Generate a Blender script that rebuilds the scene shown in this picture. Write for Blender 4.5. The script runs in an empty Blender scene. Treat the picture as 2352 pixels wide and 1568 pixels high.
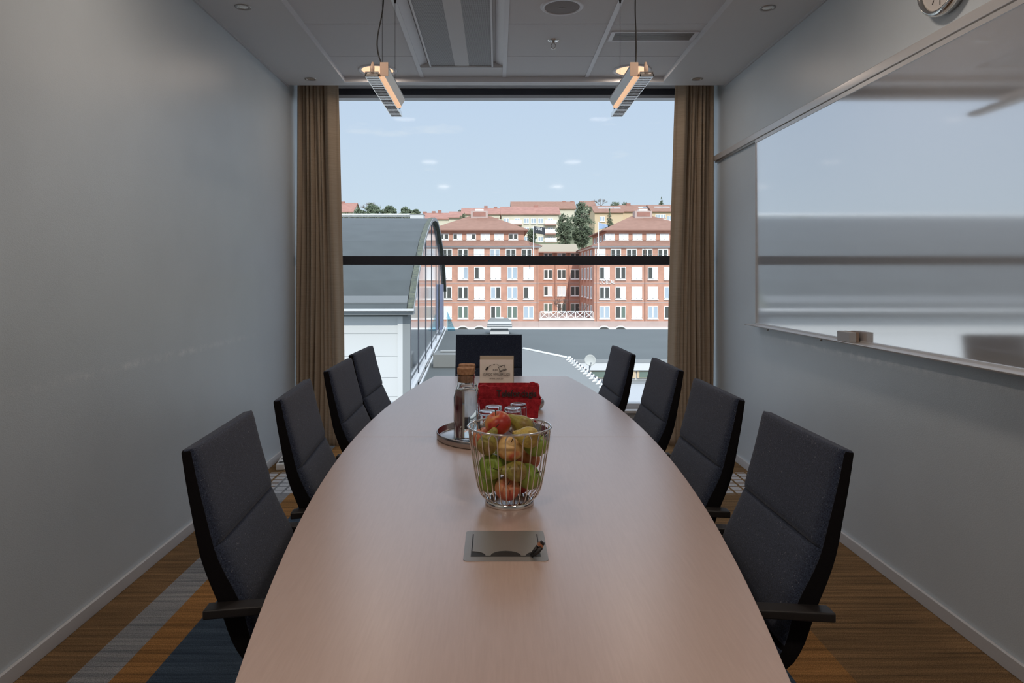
import bpy, bmesh, math, random
from mathutils import Vector, Matrix, Euler
PI = math.pi
R = math.radians
random.seed(7)
SC = bpy.context.scene
COL = SC.collection
F = 1568.0; VX = 1141.0; VY = 638.5; CH = 1.35      # measured focal length, vanishing point, eye height

# ------------------------------------------------------------------ camera
cd = bpy.data.cameras.new('camera'); cam = bpy.data.objects.new('camera', cd); COL.objects.link(cam)
cam.location = (0, 0, CH); cam.rotation_euler = (R(90), 0, 0)
cd.sensor_width = 36; cd.lens = 24; cd.shift_x = 35/2352; cd.shift_y = -145.5/2352
cd.clip_start = 0.05; cd.clip_end = 2000
SC.camera = cam

# ------------------------------------------------------------------ sky, sun, exposure
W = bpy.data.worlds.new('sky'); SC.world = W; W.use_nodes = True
nt = W.node_tree; nt.nodes.clear()
wo = nt.nodes.new('ShaderNodeOutputWorld'); bg = nt.nodes.new('ShaderNodeBackground')
tc = nt.nodes.new('ShaderNodeTexCoord'); sx = nt.nodes.new('ShaderNodeSeparateXYZ')
cr = nt.nodes.new('ShaderNodeValToRGB'); nz = nt.nodes.new('ShaderNodeTexNoise'); mp = nt.nodes.new('ShaderNodeMapping')
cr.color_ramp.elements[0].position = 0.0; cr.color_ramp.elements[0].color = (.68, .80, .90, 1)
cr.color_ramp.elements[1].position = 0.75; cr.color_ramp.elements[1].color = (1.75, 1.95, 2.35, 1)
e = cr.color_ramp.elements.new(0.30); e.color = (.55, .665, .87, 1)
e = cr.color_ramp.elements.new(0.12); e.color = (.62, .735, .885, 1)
cr2 = nt.nodes.new('ShaderNodeValToRGB'); cr2.color_ramp.elements[0].position = .66; cr2.color_ramp.elements[0].color = (0, 0, 0, 1)
cr2.color_ramp.elements[1].position = .82; cr2.color_ramp.elements[1].color = (.5, .5, .5, 1)
mx = nt.nodes.new('ShaderNodeMixRGB'); mx.inputs[2].default_value = (.85, .87, .92, 1)
mp.inputs['Scale'].default_value = (5, 5, 22); nz.inputs['Scale'].default_value = 1.6; nz.inputs['Detail'].default_value = 4
L = nt.links
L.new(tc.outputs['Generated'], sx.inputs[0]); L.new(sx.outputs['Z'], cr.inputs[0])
L.new(tc.outputs['Generated'], mp.inputs[0]); L.new(mp.outputs[0], nz.inputs[0]); L.new(nz.outputs['Fac'], cr2.inputs[0])
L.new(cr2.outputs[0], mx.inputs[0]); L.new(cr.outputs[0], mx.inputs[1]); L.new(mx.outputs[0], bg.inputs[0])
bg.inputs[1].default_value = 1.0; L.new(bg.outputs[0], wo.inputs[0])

sun_d = bpy.data.lights.new('sun', 'SUN'); sun_d.energy = 2.6; sun_d.angle = R(.6); sun_d.color = (1, .95, .88)
sun = bpy.data.objects.new('sun', sun_d); COL.objects.link(sun)
sun.rotation_euler = Vector((-.14, .86, -.60)).to_track_quat('-Z', 'Y').to_euler()
sun.location = (20, -40, 40)

SC.view_settings.view_transform = 'Standard'; SC.view_settings.look = 'None'
SC.view_settings.gamma = 1; SC.view_settings.use_curve_mapping = False
SC.view_settings.exposure = 0.0
SC.cycles.max_bounces = 12; SC.cycles.transparent_max_bounces = 24
SC.cycles.diffuse_bounces = 8; SC.cycles.sample_clamp_indirect = 6
WARM = (1, .84, .71)

# ------------------------------------------------------------------ materials
def mat(name, col, rough=.6, metal=0, spec=.5, noise=0, nscale=8, bump=0, bscale=60, stretch=(1, 1, 1), col2=None, emit=0, sheen=0, trans=0, ior=1.45, coat=0):
    m = bpy.data.materials.new(name); m.use_nodes = True
    n = m.node_tree.nodes; l = m.node_tree.links; p = n['Principled BSDF']
    c4 = (col[0], col[1], col[2], 1)
    p.inputs['Base Color'].default_value = c4; p.inputs['Roughness'].default_value = rough
    p.inputs['Metallic'].default_value = metal; p.inputs['Specular IOR Level'].default_value = spec
    p.inputs['IOR'].default_value = ior; p.inputs['Transmission Weight'].default_value = trans
    p.inputs['Sheen Weight'].default_value = sheen; p.inputs['Coat Weight'].default_value = coat
    if emit:
        p.inputs['Emission Color'].default_value = c4; p.inputs['Emission Strength'].default_value = emit
    if noise or col2 or bump:
        t = n.new('ShaderNodeTexCoord'); g = n.new('ShaderNodeMapping'); g.inputs['Scale'].default_value = stretch
        l.new(t.outputs['Object'], g.inputs[0])
        if noise or col2:
            z = n.new('ShaderNodeTexNoise'); z.inputs['Scale'].default_value = nscale; z.inputs['Detail'].default_value = 5
            l.new(g.outputs[0], z.inputs[0])
            r = n.new('ShaderNodeValToRGB'); r.color_ramp.elements[0].position = .3; r.color_ramp.elements[1].position = .7
            b = col2 if col2 else tuple(min(1, c*(1+noise)) for c in col)
            a = col if col2 else tuple(c*(1-noise) for c in col)
            r.color_ramp.elements[0].color = (*a, 1); r.color_ramp.elements[1].color = (*b, 1)
            l.new(z.outputs['Fac'], r.inputs[0]); l.new(r.outputs[0], p.inputs['Base Color'])
        if bump:
            z2 = n.new('ShaderNodeTexNoise'); z2.inputs['Scale'].default_value = bscale; z2.inputs['Detail'].default_value = 3
            l.new(g.outputs[0], z2.inputs[0])
            bp = n.new('ShaderNodeBump'); bp.inputs['Strength'].default_value = bump; bp.inputs['Distance'].default_value = .004
            l.new(z2.outputs['Fac'], bp.inputs['Height']); l.new(bp.outputs[0], p.inputs['Normal'])
    return m

def thin_glass(name, tint=(.97, .99, .98), refl=.06, rough=0):
    m = bpy.data.materials.new(name); m.use_nodes = True
    n = m.node_tree.nodes; l = m.node_tree.links; n.clear()
    o = n.new('ShaderNodeOutputMaterial'); a = n.new('ShaderNodeBsdfTransparent'); g = n.new('ShaderNodeBsdfGlossy'); x = n.new('ShaderNodeMixShader')
    a.inputs[0].default_value = (*tint, 1); g.inputs['Roughness'].default_value = rough
    lw = n.new('ShaderNodeLayerWeight'); lw.inputs[0].default_value = .35
    mt = n.new('ShaderNodeMath'); mt.operation = 'MULTIPLY_ADD'; mt.inputs[1].default_value = .6; mt.inputs[2].default_value = refl*.5
    l.new(lw.outputs['Fresnel'], mt.inputs[0])
    mt2 = n.new('ShaderNodeMath'); mt2.operation = 'MULTIPLY'; mt2.inputs[1].default_value = .05 if refl < .1 else 1
    l.new(mt.outputs[0], mt2.inputs[0]); l.new(mt2.outputs[0], x.inputs[0])
    l.new(a.outputs[0], x.inputs[1]); l.new(g.outputs[0], x.inputs[2]); l.new(x.outputs[0], o.inputs[0])
    return m

M = {}
M['wall'] = mat('wall_paint', (.55, .605, .645), rough=.36, spec=.7, noise=.03, nscale=3, bump=.14, bscale=220)
def scuffs(m):
    n = m.node_tree.nodes; l = m.node_tree.links; p = n['Principled BSDF']
    t = n.new('ShaderNodeTexCoord'); sp = n.new('ShaderNodeSeparateXYZ'); l.new(t.outputs['Object'], sp.inputs[0])
    def band(sock, c, w):
        a = n.new('ShaderNodeMath'); a.operation = 'SUBTRACT'; l.new(sock, a.inputs[0]); a.inputs[1].default_value = c
        b = n.new('ShaderNodeMath'); b.operation = 'ABSOLUTE'; l.new(a.outputs[0], b.inputs[0])
        q = n.new('ShaderNodeMapRange'); q.inputs[1].default_value = w; q.inputs[2].default_value = 0; l.new(b.outputs[0], q.inputs[0]); return q.outputs[0]
    z = n.new('ShaderNodeTexNoise'); z.inputs['Scale'].default_value = 14; z.inputs['Detail'].default_value = 8; z.inputs['Roughness'].default_value = .75
    l.new(t.outputs['Object'], z.inputs[0])
    r = n.new('ShaderNodeMapRange'); r.inputs[1].default_value = .44; r.inputs[2].default_value = .62; l.new(z.outputs['Fac'], r.inputs[0])
    m1 = n.new('ShaderNodeMath'); m1.operation = 'MULTIPLY'; l.new(band(sp.outputs['Z'], .965, .026), m1.inputs[0]); l.new(band(sp.outputs['Y'], 3.3, 1.5), m1.inputs[1])
    m2 = n.new('ShaderNodeMath'); m2.operation = 'MULTIPLY'; l.new(m1.outputs[0], m2.inputs[0]); l.new(r.outputs[0], m2.inputs[1])
    m3 = n.new('ShaderNodeMath'); m3.operation = 'MULTIPLY'; m3.inputs[1].default_value = .9; l.new(m2.outputs[0], m3.inputs[0])
    src = p.inputs['Base Color'].links[0].from_socket; x = n.new('ShaderNodeMixRGB'); x.inputs[2].default_value = (.80, .82, .84, 1)
    l.new(m3.outputs[0], x.inputs[0]); l.new(src, x.inputs[1]); l.new(x.outputs[0], p.inputs['Base Color'])
scuffs(M['wall'])
M['ceil'] = mat('ceiling_paint', (.66, .66, .66), rough=.6, spec=.3)
M['tile'] = mat('ceiling_tile', (.66, .65, .65), rough=.7, spec=.25, bump=.06, bscale=300)
M['trimw'] = mat('trim_white', (.55, .55, .56), rough=.45)
M['rail'] = mat('grid_rail', (.72, .72, .74), rough=.35)
M['alu'] = mat('aluminium', (.72, .72, .74), rough=.35, metal=.6)
M['alud'] = mat('brushed_aluminium', (.42, .40, .38), rough=.42, metal=.85)
M['chrome'] = mat('chrome', (.75, .73, .70), rough=.14, metal=1)
M['steel'] = mat('steel', (.48, .45, .43), rough=.26, metal=1)
M['framed'] = mat('dark_window_frame', (.028, .030, .042), rough=.45)
M['framew'] = mat('pale_window_frame', (.55, .57, .60), rough=.4)
M['glass'] = thin_glass('window_glass', rough=.05)
M['clear'] = mat('clear_glass', (.98, .99, .99), rough=0, trans=1, ior=1.45)
M['acrylic'] = thin_glass('acrylic', (.99, .995, .99), .08)
M['water'] = mat('water', (.99, .99, .99), rough=0, trans=1, ior=1.33)
M['black'] = mat('black_plastic', (.016, .014, .014), rough=.45)
M['fabd'] = mat('dark_shell_fabric', (.009, .008, .009), rough=.95, spec=.1, bump=.3, bscale=500)
M['louv'] = mat('louvre_metal', (.86, .86, .88), rough=.22, metal=.7)
M['cork'] = mat('cork', (.30, .155, .085), rough=.9, col2=(.50, .29, .17), nscale=90, spec=.1)
M['paper'] = mat('paper_card', (.97, .90, .83), rough=.7)
M['ink'] = mat('ink', (.05, .045, .045), rough=.8)
M['red'] = mat('red_fabric', (.46, .032, .045), rough=.9, spec=.15, noise=.35, nscale=60, bump=.5, bscale=260)
M['wbrail'] = mat('board_rail', (.62, .61, .61), rough=.3, metal=.3)
M['tan'] = mat('tan_cardboard', (.60, .43, .30), rough=.8)
M['silver'] = mat('brushed_silver', (.55, .55, .55), rough=.35, metal=.8)
M['eras'] = mat('eraser_grey', (.42, .42, .43), rough=.7)
M['felt'] = mat('eraser_felt', (.30, .22, .17), rough=.95)
M['white'] = mat('white_plastic', (.75, .74, .72), rough=.4)
M['bulb'] = mat('spot_bulb', (.8, .78, .74), rough=.2, metal=.7)
M['warmem'] = mat('lamp_glow', (1, .60, .36), emit=1.15)
M['warmtube'] = mat('lamp_tube', (1, .62, .38), emit=.75)
M['refl'] = mat('lamp_reflector', (.85, .62, .48), rough=.35)

# fabric with flecks of lint
def fabric(name, c1, c2):
    m = mat(name, c1, rough=.92, spec=.10, sheen=.16, bump=.25, bscale=900)
    n = m.node_tree.nodes; l = m.node_tree.links; p = n['Principled BSDF']
    t = n.new('ShaderNodeTexCoord'); z = n.new('ShaderNodeTexNoise'); z.inputs['Scale'].default_value = 330; z.inputs['Detail'].default_value = 3
    l.new(t.outputs['Object'], z.inputs[0])
    r = n.new('ShaderNodeValToRGB'); r.color_ramp.elements[0].position = .35; r.color_ramp.elements[1].position = .75
    r.color_ramp.elements[0].color = (*c1, 1); r.color_ramp.elements[1].color = (*c2, 1); l.new(z.outputs['Fac'], r.inputs[0])
    z2 = n.new('ShaderNodeTexNoise'); z2.inputs['Scale'].default_value = 60; z2.inputs['Detail'].default_value = 5; z2.inputs['Distortion'].default_value = 5
    l.new(t.outputs['Object'], z2.inputs[0])
    r2 = n.new('ShaderNodeValToRGB'); r2.color_ramp.elements[0].position = .65; r2.color_ramp.elements[1].position = .70
    r2.color_ramp.elements[0].color = (0, 0, 0, 1); r2.color_ramp.elements[1].color = (.6, .6, .6, 1); l.new(z2.outputs['Fac'], r2.inputs[0])
    x = n.new('ShaderNodeMixRGB'); x.inputs[2].default_value = (.30, .31, .34, 1)
    l.new(r2.outputs[0], x.inputs[0]); l.new(r.outputs[0], x.inputs[1]); l.new(x.outputs[0], p.inputs['Base Color'])
    return m
M['fab'] = fabric('charcoal_fabric', (.018, .024, .042), (.056, .072, .118))

def wood():
    m = mat('beech_laminate', (.5, .4, .35), rough=.33, spec=.8, coat=.75)
    n = m.node_tree.nodes; l = m.node_tree.links; p = n['Principled BSDF']
    p.inputs['Coat Roughness'].default_value = .30; p.inputs['Coat IOR'].default_value = 1.75
    t = n.new('ShaderNodeTexCoord'); g = n.new('ShaderNodeMapping'); g.inputs['Scale'].default_value = (75, 5, 1)
    g.inputs['Rotation'].default_value = (0, 0, R(-6))
    l.new(t.outputs['Object'], g.inputs[0])
    z = n.new('ShaderNodeTexNoise'); z.inputs['Scale'].default_value = 2.4; z.inputs['Detail'].default_value = 8; z.inputs['Distortion'].default_value = .6
    l.new(g.outputs[0], z.inputs[0])
    r = n.new('ShaderNodeValToRGB'); r.color_ramp.elements[0].position = .3; r.color_ramp.elements[1].position = .7
    r.color_ramp.elements[0].color = (.485, .345, .285, 1); r.color_ramp.elements[1].color = (.53, .385, .325, 1)
    l.new(z.outputs['Fac'], r.inputs[0]); l.new(r.outputs[0], p.inputs['Base Color'])
    return m
M['wood'] = wood()
M['woode'] = mat('beech_edge', (.50, .36, .28), rough=.5)

def linen():
    m = mat('linen', (.30, .22, .155), rough=.9, spec=.1)
    n = m.node_tree.nodes; l = m.node_tree.links; p = n['Principled BSDF']
    t = n.new('ShaderNodeTexCoord'); g = n.new('ShaderNodeMapping'); g.inputs['Scale'].default_value = (3, 3, 120)
    l.new(t.outputs['Object'], g.inputs[0])
    z = n.new('ShaderNodeTexNoise'); z.inputs['Scale'].default_value = 2; z.inputs['Detail'].default_value = 3; l.new(g.outputs[0], z.inputs[0])
    r = n.new('ShaderNodeValToRGB'); r.color_ramp.elements[0].position = .3; r.color_ramp.elements[1].position = .7
    r.color_ramp.elements[0].color = (.43, .345, .255, 1); r.color_ramp.elements[1].color = (.54, .44, .335, 1)
    l.new(z.outputs['Fac'], r.inputs[0]); l.new(r.outputs[0], p.inputs['Base Color'])
    tr = n.new('ShaderNodeBsdfTranslucent'); tr.inputs[0].default_value = (.55, .42, .30, 1)
    x = n.new('ShaderNodeMixShader'); x.inputs[0].default_value = .25
    l.new(p.outputs[0], x.inputs[1]); l.new(tr.outputs[0], x.inputs[2]); l.new(x.outputs[0], n['Material Output'].inputs[0])
    return m
M['linen'] = linen()

def perforated():
    m = mat('perforated_panel', (.4, .4, .41), rough=.5)
    n = m.node_tree.nodes; l = m.node_tree.links; p = n['Principled BSDF']
    t = n.new('ShaderNodeTexCoord'); g = n.new('ShaderNodeMapping'); g.inputs['Scale'].default_value = (1/.0055, 1/.0075, 0)
    l.new(t.outputs['Object'], g.inputs[0])
    v = n.new('ShaderNodeTexVoronoi'); v.inputs['Scale'].default_value = 1; v.inputs['Randomness'].default_value = 0; l.new(g.outputs[0], v.inputs[0])
    r = n.new('ShaderNodeValToRGB'); r.color_ramp.interpolation = 'CONSTANT'; r.color_ramp.elements[0].color = (.03, .03, .032, 1)
    r.color_ramp.elements[1].position = .34; r.color_ramp.elements[1].color = (.50, .50, .51, 1)
    l.new(v.outputs['Distance'], r.inputs[0]); l.new(r.outputs[0], p.inputs['Base Color'])
    return m
M['perf'] = perforated()

def carpet():
    m = mat('striped_carpet', (.2, .12, .06), rough=.97, spec=.05)
    n = m.node_tree.nodes; l = m.node_tree.links; p = n['Principled BSDF']
    t = n.new('ShaderNodeTexCoord'); s = n.new('ShaderNodeSeparateXYZ'); l.new(t.outputs['Object'], s.inputs[0])
    def mapr(src, a, b):
        q = n.new('ShaderNodeMapRange'); q.inputs[1].default_value = a; q.inputs[2].default_value = b; l.new(src, q.inputs[0]); return q.outputs[0]
    # stripes across the room (object x = metres)
    r = n.new('ShaderNodeValToRGB'); r.color_ramp.interpolation = 'CONSTANT'
    l.new(mapr(s.outputs['X'], -2, 2), r.inputs[0])
    brown = (.25, .155, .078, 1); grey = (.31, .32, .33, 1); blue = (.065, .095, .135, 1); och = (.37, .19, .07, 1)
    stops = [(-2, brown), (-1.45, grey), (-1.305, och), (-1.18, blue), (-.55, och), (-.3, grey), (-.05, brown), (.55, blue), (1.0, och), (1.2, brown)]
    r.color_ramp.elements[0].color = stops[0][1]; r.color_ramp.elements[0].position = 0
    r.color_ramp.elements[1].color = stops[1][1]; r.color_ramp.elements[1].position = (stops[1][0]+2)/4
    for a, c in stops[2:]:
        e = r.color_ramp.elements.new((a+2)/4); e.color = c
    # yarn streaks running across
    g = n.new('ShaderNodeMapping'); g.inputs['Scale'].default_value = (.9, 26, 1); l.new(t.outputs['Object'], g.inputs[0])
    z = n.new('ShaderNodeTexNoise'); z.inputs['Scale'].default_value = 1.5; z.inputs['Detail'].default_value = 6; z.inputs['Roughness'].default_value = .7; l.new(g.outputs[0], z.inputs[0])
    r1 = n.new('ShaderNodeValToRGB'); r1.color_ramp.elements[0].position = .32; r1.color_ramp.elements[1].position = .68
    r1.color_ramp.elements[0].color = (.42, .45, .5, 1); r1.color_ramp.elements[1].color = (1.3, 1.25, 1.2, 1); l.new(z.outputs['Fac'], r1.inputs[0])
    mu = n.new('ShaderNodeMixRGB'); mu.blend_type = 'MULTIPLY'; mu.inputs[0].default_value = 1
    l.new(r.outputs[0], mu.inputs[1]); l.new(r1.outputs[0], mu.inputs[2])
    # pale chequer band across the carpet near the window
    mc = n.new('ShaderNodeMapping'); mc.inputs['Scale'].default_value = (1/.075, 1/.075, 1); l.new(t.outputs['Object'], mc.inputs[0])
    br = n.new('ShaderNodeTexBrick'); br.offset = 0; br.inputs['Scale'].default_value = 1; br.inputs['Mortar Size'].default_value = .11
    br.inputs['Brick Width'].default_value = 1; br.inputs['Row Height'].default_value = 1
    br.inputs['Color1'].default_value = (1, 1, 1, 1); br.inputs['Color2'].default_value = (1, 1, 1, 1); br.inputs['Mortar'].default_value = (0, 0, 0, 1)
    l.new(mc.outputs[0], br.inputs[0])
    band = n.new('ShaderNodeValToRGB'); band.color_ramp.interpolation = 'CONSTANT'; band.color_ramp.elements[0].color = (0, 0, 0, 1)
    band.color_ramp.elements[1].position = .42; band.color_ramp.elements[1].color = (1, 1, 1, 1); e = band.color_ramp.elements.new(.58); e.color = (0, 0, 0, 1)
    l.new(mapr(s.outputs['Y'], 3, 6), band.inputs[0])
    bm_ = n.new('ShaderNodeMath'); bm_.operation = 'MULTIPLY'; l.new(br.outputs['Color'], bm_.inputs[0]); l.new(band.outputs[0], bm_.inputs[1])
    mm = n.new('ShaderNodeMath'); mm.operation = 'MULTIPLY'; mm.inputs[1].default_value = .75; l.new(bm_.outputs[0], mm.inputs[0])
    x = n.new('ShaderNodeMixRGB'); x.inputs[2].default_value = (.66, .67, .70, 1)
    l.new(mm.outputs[0], x.inputs[0]); l.new(mu.outputs[0], x.inputs[1])
    z3 = n.new('ShaderNodeTexNoise'); z3.inputs['Scale'].default_value = 260; l.new(t.outputs['Object'], z3.inputs[0])
    r3 = n.new('ShaderNodeValToRGB'); r3.color_ramp.elements[0].position = .3; r3.color_ramp.elements[1].position = .7
    r3.color_ramp.elements[0].color = (.6, .6, .6, 1); r3.color_ramp.elements[1].color = (1.3, 1.3, 1.3, 1); l.new(z3.outputs['Fac'], r3.inputs[0])
    mu2 = n.new('ShaderNodeMixRGB'); mu2.blend_type = 'MULTIPLY'; mu2.inputs[0].default_value = 1
    l.new(x.outputs[0], mu2.inputs[1]); l.new(r3.outputs[0], mu2.inputs[2]); l.new(mu2.outputs[0], p.inputs['Base Color'])
    bp = n.new('ShaderNodeBump'); bp.inputs['Strength'].default_value = .6; bp.inputs['Distance'].default_value = .004
    l.new(z3.outputs['Fac'], bp.inputs['Height']); l.new(bp.outputs[0], p.inputs['Normal'])
    return m
M['carpet'] = carpet()
M['board'] = mat('whiteboard_enamel', (.80, .80, .82), rough=.065, metal=.62, spec=1.0, ior=1.9)

# outdoors
M['brick'] = mat('brick_facade', (.56, .315, .238), rough=.9, noise=.10, nscale=.9, spec=.1)
M['brickp'] = mat('stone_base', (.52, .41, .38), rough=.9, noise=.08, nscale=.5, spec=.1)
M['tileroof'] = mat('clay_tile_roof', (.30, .175, .135), rough=.9, noise=.08, nscale=1.2, spec=.1)
M['redroof'] = mat('red_tile_roof', (.37, .20, .165), rough=.9, noise=.12, nscale=1, spec=.1)
M['tanroof'] = mat('sheet_metal_roof', (.36, .30, .22), rough=.6)
M['cream'] = mat('cream_render', (.68, .63, .52), rough=.9, spec=.1)
M['yell'] = mat('yellow_render', (.66, .52, .36), rough=.9, spec=.1)
M['wht'] = mat('white_joinery', (.86, .87, .86), rough=.6)
M['blind'] = mat('white_blind', (.80, .83, .86), rough=.7)
M['bluep'] = mat('sky_blue_pane', (.42, .50, .58), rough=.3)
M['darkp'] = mat('dark_pane', (.085, .090, .085), rough=.25)
M['greenp'] = mat('greenish_pane', (.16, .21, .18), rough=.3)
M['pipe'] = mat('brown_metal', (.34, .19, .15), rough=.6)
M['felt_roof'] = mat('dark_roof_felt', (.058, .067, .068), rough=.62, noise=.10, nscale=2.2, spec=.5)
M['moss'] = mat('mossy_roof_edge', (.060, .07, .065), rough=.9, col2=(.13, .14, .10), nscale=14)
M['deck'] = mat('grey_roof_deck', (.105, .116, .116), rough=.8, noise=.06, nscale=.5)
M['deckl'] = mat('light_roof_sheet', (.20, .205, .20), rough=.7, noise=.03, nscale=.6)
M['panelw'] = mat('white_cladding', (.62, .63, .64), rough=.55)
M['panelg'] = mat('grey_cladding', (.26, .275, .285), rough=.5)
M['facg'] = mat('facade_glass', (.50, .53, .58), rough=.06, metal=.75)
M['ground'] = mat('street_paving', (.30, .28, .27), rough=.9, noise=.1, nscale=.3)
M['hill'] = mat('hill_ground', (.16, .17, .10), rough=1, noise=.3, nscale=.15)
M['leaf'] = mat('tree_leaves', (.085, .11, .075), rough=.9, col2=(.20, .24, .16), nscale=.8, spec=.1)
M['leaf2'] = mat('olive_leaves', (.13, .15, .09), rough=.9, col2=(.26, .28, .19), nscale=.8, spec=.1)
M['bark'] = mat('bark', (.22, .18, .16), rough=.95)
M['panel'] = thin_glass('pale_blue_sheet', (.55, .78, .88), .1)
M['flagk'] = mat('black_flag_cloth', (.05, .055, .065), rough=.8)
M['flagb'] = mat('blue_flag_cloth', (.33, .42, .58), rough=.8)
M['dish'] = mat('dish_grey', (.46, .47, .455), rough=.5)

# ------------------------------------------------------------------ geometry helpers
def nb(): return bmesh.new()
def add_box(bm, x0, x1, y0, y1, z0, z1, rot=None):
    v = [bm.verts.new((x, y, z)) for x in (x0, x1) for y in (y0, y1) for z in (z0, z1)]
    for f in ((0, 1, 3, 2), (4, 6, 7, 5), (0, 4, 5, 1), (2, 3, 7, 6), (0, 2, 6, 4), (1, 5, 7, 3)):
        bm.faces.new([v[i] for i in f])
    if rot is not None: bmesh.ops.transform(bm, matrix=rot, verts=v)
    return v
def add_prism(bm, pts, axis, a, b):
    """closed polygon pts (2D) extruded along axis 'x','y' or 'z' from a to b"""
    def P(p, t):
        return {'x': (t, p[0], p[1]), 'y': (p[0], t, p[1]), 'z': (p[0], p[1], t)}[axis]
    A = [bm.verts.new(P(p, a)) for p in pts]; B = [bm.verts.new(P(p, b)) for p in pts]; n = len(pts)
    bm.faces.new(A); bm.faces.new(B[::-1])
    for i in range(n): bm.faces.new((A[i], B[i], B[(i+1) % n], A[(i+1) % n]))
def add_lathe(bm, prof, segs=32, c=(0, 0, 0), mtx=None):
    rings = []; new = []
    for r, z in prof:
        if r < 1e-6:
            v = bm.verts.new((c[0], c[1], c[2]+z)); rings.append([v]); new.append(v)
        else:
            k = [bm.verts.new((c[0]+r*math.cos(2*PI*i/segs), c[1]+r*math.sin(2*PI*i/segs), c[2]+z)) for i in range(segs)]
            rings.append(k); new += k
    for a, b in zip(rings[:-1], rings[1:]):
        if len(a) == 1 and len(b) == 1: continue
        for i in range(segs):
            j = (i+1) % segs
            if len(a) == 1: bm.faces.new((a[0], b[j], b[i]))
            elif len(b) == 1: bm.faces.new((a[i], a[j], b[0]))
            else: bm.faces.new((a[i], a[j], b[j], b[i]))
    if mtx is not None: bmesh.ops.transform(bm, matrix=mtx, verts=new)
def add_tube(bm, path, r, segs=8, closed=False, caps=True):
    path = [Vector(p) for p in path]; n = len(path); rings = []; up = None
    for i, p in enumerate(path):
        if closed: t = path[(i+1) % n]-path[i-1]
        else: t = path[min(i+1, n-1)]-path[max(i-1, 0)]
        t.normalize()
        if up is None:
            up = Vector((0, 0, 1)) if abs(t.z) < .9 else Vector((1, 0, 0))
        s = t.cross(up)
        if s.length < 1e-5: s = t.orthogonal()
        s.normalize(); up = s.cross(t).normalized()
        rr = r[i] if isinstance(r, (list, tuple)) else r
        rings.append([bm.verts.new(p+(s*math.cos(2*PI*k/segs)+up*math.sin(2*PI*k/segs))*rr) for k in range(segs)])
    m = n if closed else n-1
    for i in range(m):
        a = rings[i]; b = rings[(i+1) % n]
        for k in range(segs): bm.faces.new((a[k], a[(k+1) % segs], b[(k+1) % segs], b[k]))
    if caps and not closed:
        bm.faces.new(rings[0][::-1]); bm.faces.new(rings[-1])
def add_poly(bm, pts): bm.faces.new([bm.verts.new(p) for p in pts])

def tag(o, label=None, cat=None, group=None, kind=None):
    if label: o['label'] = label
    if cat: o['category'] = cat
    if group: o['group'] = group
    if kind: o['kind'] = kind
    return o
def obj(name, bm, m, parent=None, loc=(0, 0, 0), rot=(0, 0, 0), smooth=False, bevel=0, bseg=2, sub=0, label=None, recalc=True):
    if recalc: bmesh.ops.recalc_face_normals(bm, faces=bm.faces)
    me = bpy.data.meshes.new(name); bm.to_mesh(me); bm.free()
    for mm in (m if isinstance(m, (list, tuple)) else [m]): me.materials.append(mm)
    if smooth:
        for p in me.polygons: p.use_smooth = True
    o = bpy.data.objects.new(name, me); COL.objects.link(o)
    o.location = loc; o.rotation_euler = rot
    if parent is not None: o.parent = parent
    if bevel:
        b = o.modifiers.new('bevel', 'BEVEL'); b.width = bevel; b.segments = bseg; b.limit_method = 'ANGLE'; b.angle_limit = R(35)
        if smooth is not None:
            for p in me.polygons: p.use_smooth = True
            w = o.modifiers.new('wn', 'WEIGHTED_NORMAL'); w.keep_sharp = False
    if sub:
        s = o.modifiers.new('sub', 'SUBSURF'); s.levels = sub; s.render_levels = sub
    if label: o['label'] = label
    return o
def thing(name, label, cat, loc=(0, 0, 0), rotz=0, group=None):
    o = bpy.data.objects.new(name, None); COL.objects.link(o); o.empty_display_size = .1
    o.location = loc; o.rotation_euler = (0, 0, rotz)
    return tag(o, label, cat, group)
def struct(name, bm, m, **k):
    o = obj(name, bm, m, **k)
    if o.parent is None: o['kind'] = 'structure'
    return o
def kids(o): return [c for c in COL.objects if c.parent == o]
def dup(src, loc, rotz=None, label=None, parent=None):
    c = src.copy(); COL.objects.link(c); c.parent = parent
    if loc is not None: c.location = loc
    if rotz is not None: c.rotation_euler = (src.rotation_euler[0], src.rotation_euler[1], rotz)
    if label: c['label'] = label
    for k in kids(src): dup(k, None, None, None, c)
    return c
def bx(name, m, b, parent=None, **k):
    bm = nb(); add_box(bm, *b); return obj(name, bm, m, parent, **k)
def PX(px, Y): return (px-VX)/F*Y
def PZ(py, Y): return CH-(py-VY)/F*Y
def text_mesh(name, s, size, m, parent, loc, rot, ext=.0015, bold=0, align='CENTER', sx=1, label=None):
    cu = bpy.data.curves.new(name, 'FONT'); cu.body = s; cu.size = size; cu.extrude = ext; cu.align_x = align; cu.resolution_u = 3; cu.offset = bold
    t = bpy.data.objects.new(name+'_tmp', cu); COL.objects.link(t)
    dg = bpy.context.evaluated_depsgraph_get(); dg.update()
    me = bpy.data.meshes.new_from_object(t.evaluated_get(dg)); bpy.data.objects.remove(t)
    me.name = name; me.materials.clear(); me.materials.append(m)
    for v in me.vertices: v.co.x *= sx
    o = bpy.data.objects.new(name, me); COL.objects.link(o); o.location = loc; o.rotation_euler = rot
    if parent is not None: o.parent = parent
    if label: o['label'] = label
    return o

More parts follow.
